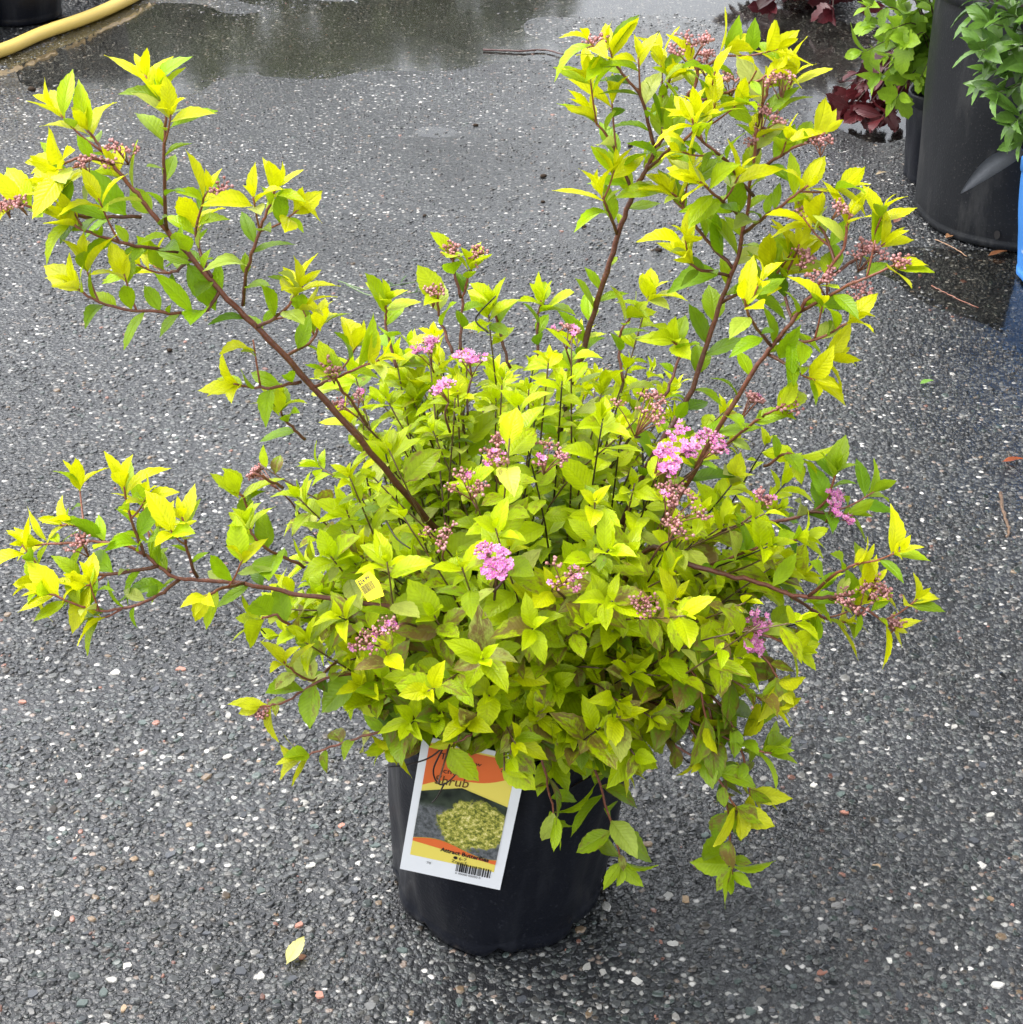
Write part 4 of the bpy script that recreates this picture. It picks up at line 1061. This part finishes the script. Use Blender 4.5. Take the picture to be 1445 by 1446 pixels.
# washed sand along the hose, with the hose's reflection painted in
v, f = [], []
sx = [(-30, 122, 1.0), (0, 108, 1.2), (30, 98, .9), (60, 84, 1.1), (95, 70, .8), (120, 60, .5), (140, 48, .6), (180, 30, .5), (215, 8, .5)]
N_ = 60
for i in range(N_):
    t = i / (N_ - 1) * (len(sx) - 1); k_ = min(int(t), len(sx) - 2); q = t - k_
    px = sx[k_][0] + (sx[k_ + 1][0] - sx[k_][0]) * q; py = sx[k_][1] + (sx[k_ + 1][1] - sx[k_][1]) * q; wd = (sx[k_][2] + (sx[k_ + 1][2] - sx[k_][2]) * q)
    g = G(px, py); wj = wd * rng.uniform(.1, 1.5)
    for s_, zz in ((-.03 * wj, -.004), (.008 + .02 * rng.random(), .0035 * rng.random() - .0005), (.055, -.001)):
        x_, y_ = g.x - .35 * s_, g.y + s_; v.append((x_, y_, float(ground_h(x_, y_)) + zz))
    if i:
        b_ = (i - 1) * 3
        for s_ in (0, 1): f.append((b_ + s_, b_ + s_ + 3, b_ + s_ + 4, b_ + s_ + 1))
tag(mesh_obj("sand_hose_reflection", v, f, M['sand_reflection']), "strip of washed sand along the yellow hose", "sand", kind='stuff')

# ------------------------------------------------------------------ litter on the asphalt
def ground_leaf(px, py, length, kind, col, label, yaw, age=0.0, z=.0042, tilt=0.0):
    g = G(px, py); o = bpy.data.objects.new("fallen_leaf", leaf_mesh(kind, max(range(NV), key=lambda q: TEMPL[kind][q][0][:, 2].min()), 'leaf'))
    o.location = (g.x, g.y, float(ground_h(g.x, g.y)) + z); o.rotation_euler = (tilt, R(-6), yaw); o.scale = (length,) * 3; o.color = (*col, age)
    COL.objects.link(o); tag(o, label, "leaf"); return o
ground_leaf(405, 1366, .040, 'lance', (.66, .62, .22), "pale yellow fallen leaf lying on asphalt near the tagged pot", R(62))
ground_leaf(1299, 545, .024, 'ovate', (.18, .36, .06), "small green fallen leaf on the bare asphalt", R(8))
ground_leaf(1415, 655, .034, 'lance', (.30, .075, .03), "reddish brown dead leaf lying beside a curved twig", R(-5), .5)
ground_leaf(1335, 338, .03, 'ovate', (.34, .17, .08), "tan dead leaf at the foot of the large black pot", R(25), .5)
ground_leaf(1395, 362, .04, 'lance', (.22, .09, .04), "brown curled dead leaf in front of the large pot", R(10), .8)
ground_leaf(1262, 318, .026, 'ovate', (.30, .13, .08), "small rusty dead leaf left of the large pot's foot", R(40), .6)
ground_leaf(1236, 250, .026, 'lance', (.46, .36, .22), "straw coloured leaf scrap near the dark red shrub", R(5))
def twig(pts, r, col, label, cat="twig", name="twig", z=.003):
    c = catmull([Vector((G(a, b).x, G(a, b).y, float(ground_h(G(a, b).x, G(a, b).y)) + z + r)) for a, b in pts], 6); c = [q + Vector((rng.gauss(0, .0012), rng.gauss(0, .0012), 0)) for q in c]
    tb = Tube(); tb.add(c, r, r * .6, 6, col, tuple(x * 1.3 for x in col), wob=.15); return tag(tb.build(name, M['bark']), label, cat)
twig([(683, 71), (735, 73), (770, 72), (796, 79)], .0032, (.07, .035, .03), "thin dark twig lying near the puddle's edge")
twig([(1412, 700), (1418, 730), (1424, 750), (1421, 764)], .0030, (.10, .06, .035), "short curved brown twig on bare asphalt")
twig([(1316, 403), (1340, 415), (1382, 434)], .0012, (.20, .08, .05), "thin reddish needle lying near the large pot")
twig([(1320, 340), (1345, 350), (1365, 362)], .0012, (.28, .16, .09), "thin tan straw at the foot of the large pot", "straw", "straw")
def crumb(px, py, d, label):
    g = G(px, py); v, f = ico(); v = [q * (1 + .35 * noise.noise(q * 2 + Vector((px, 0, 0)))) for q in v]
    o = mesh_obj("soil_crumb", [Vector((q.x * d, q.y * d * .7, q.z * d * .55)) for q in v], f, M['soil']); o.location = (g.x, g.y, float(ground_h(g.x, g.y)) + d * .35)
    tag(o, label, "crumb", "soil crumbs on the asphalt")
for (px, py, d) in ((768, 250, .0085), (240, 497, .0062), (930, 355, .0085), (905, 128, .010), (672, 177, .007), (767, 286, .005), (825, 322, .006), (45, 127, .012), (890, 206, .007), (600, 305, .005), (436, 300, .005)):
    crumb(px, py, d, "small black soil crumb lying on the wet asphalt")
# green weed sprig lying behind the shrub
sg = empty("weed_sprig", G(545, 412), "thin green weed sprig lying on asphalt behind the golden shrub", "weed"); Ls = []
for pts in ([(478, 402), (520, 415), (560, 408), (612, 400)], [(490, 408), (530, 424), (590, 418)]):
    c = catmull([Vector((G(a_, b_).x, G(a_, b_).y, .008)) for a_, b_ in pts], 6); tb = Tube(); tb.add(c, .0014, .0009, 5, (.12, .18, .07)); ob = tb.build("stem", M['bark']); world_child(ob, sg)
    leafy(c, ob, Ls, .3, .02, .026, 'ovate', (.08, .14, .06), (.14, .22, .10), 3, .8, .2, False, .2)
for L in Ls:
    if (L.pos + L.rot.col[0] * L.size).z > .004: place_leaf(L, 'leaf', L.owner)

# ------------------------------------------------------------------ what stands beyond the frame and mirrors in the water
def far_bush(name, label, cat, loc, rx, rz, zc, col, nleaf, lsize, trunk=.02, group=None):
    t = empty(name, loc, label, cat, group); Ls = []
    tb = Tube(); tb.add(catmull([Vector((0, 0, 0)), Vector((.02, 0, zc * .6)), Vector((0, 0, zc + rz * .6))], 5), trunk, trunk * .4, 8, (.05, .035, .025)); tb.build("trunk", M['bark'], t)
    for i in range(nleaf):
        d = rv(1).normalized(); q = rng.uniform(.45, 1.0) ** .5 * (1 + .25 * noise.noise(d * 2.2 + Vector(loc)))
        p = Vector((d.x * rx, d.y * rx, d.z * rz)) * q + Vector((0, 0, zc))
        if p.z < .05: continue
        g = rng.uniform(.6, 1.4)
        Ls.append(make_leaf(p, d + rv(.6), Z + rv(.5), lsize * rng.uniform(.7, 1.3), 'ovate', tuple(x * g for x in col), .1, None))
    f = link(bpy.data.objects.new("crown", leaf_stuff(Ls, 'leaf_mass')), t); tag(f, kind='stuff')
    return t
far_bush("potted_tree", "tall dark evergreen tree rising from the large weathered pot", "tree", (BIG.x, BIG.y, .43), .72, 1.0, 1.4, (.03, .06, .02), 4200, .085, .022)
far_bush("nursery_tree", "dark green tree standing right of the blue pot", "tree", (1.75, .75, 0), .75, 1.1, 1.6, (.03, .055, .02), 3800, .085, .025, "trees beyond the right edge")
far_bush("nursery_tree", "dark green tree standing behind the large weathered pot", "tree", (1.55, 3.3, 0), .8, 1.0, 1.55, (.028, .05, .02), 3400, .09, .025, "trees beyond the right edge")
for i, (px, Yf, rx, rz, col, lab) in enumerate(((150, 6.3, .75, .55, (.10, .14, .05), "olive green shrub mirrored in the puddle by the hose"), (400, 6.5, .7, .62, (.17, .22, .06), "light green shrub mirrored in the middle of the puddle"),
                                     (620, 6.6, .6, .55, (.12, .16, .06), "dull green shrub mirrored at the puddle's far end"), (-120, 6.2, .8, .6, (.03, .045, .02), "dark green shrub standing beyond the hose"))):
    x_ = P(px, 0, Yf).x; far_bush("background_shrub", lab, "shrub", (x_, Yf, 0), rx, rz, rz * .95, col, 2200, .10, .02, "shrubs beyond the puddle")
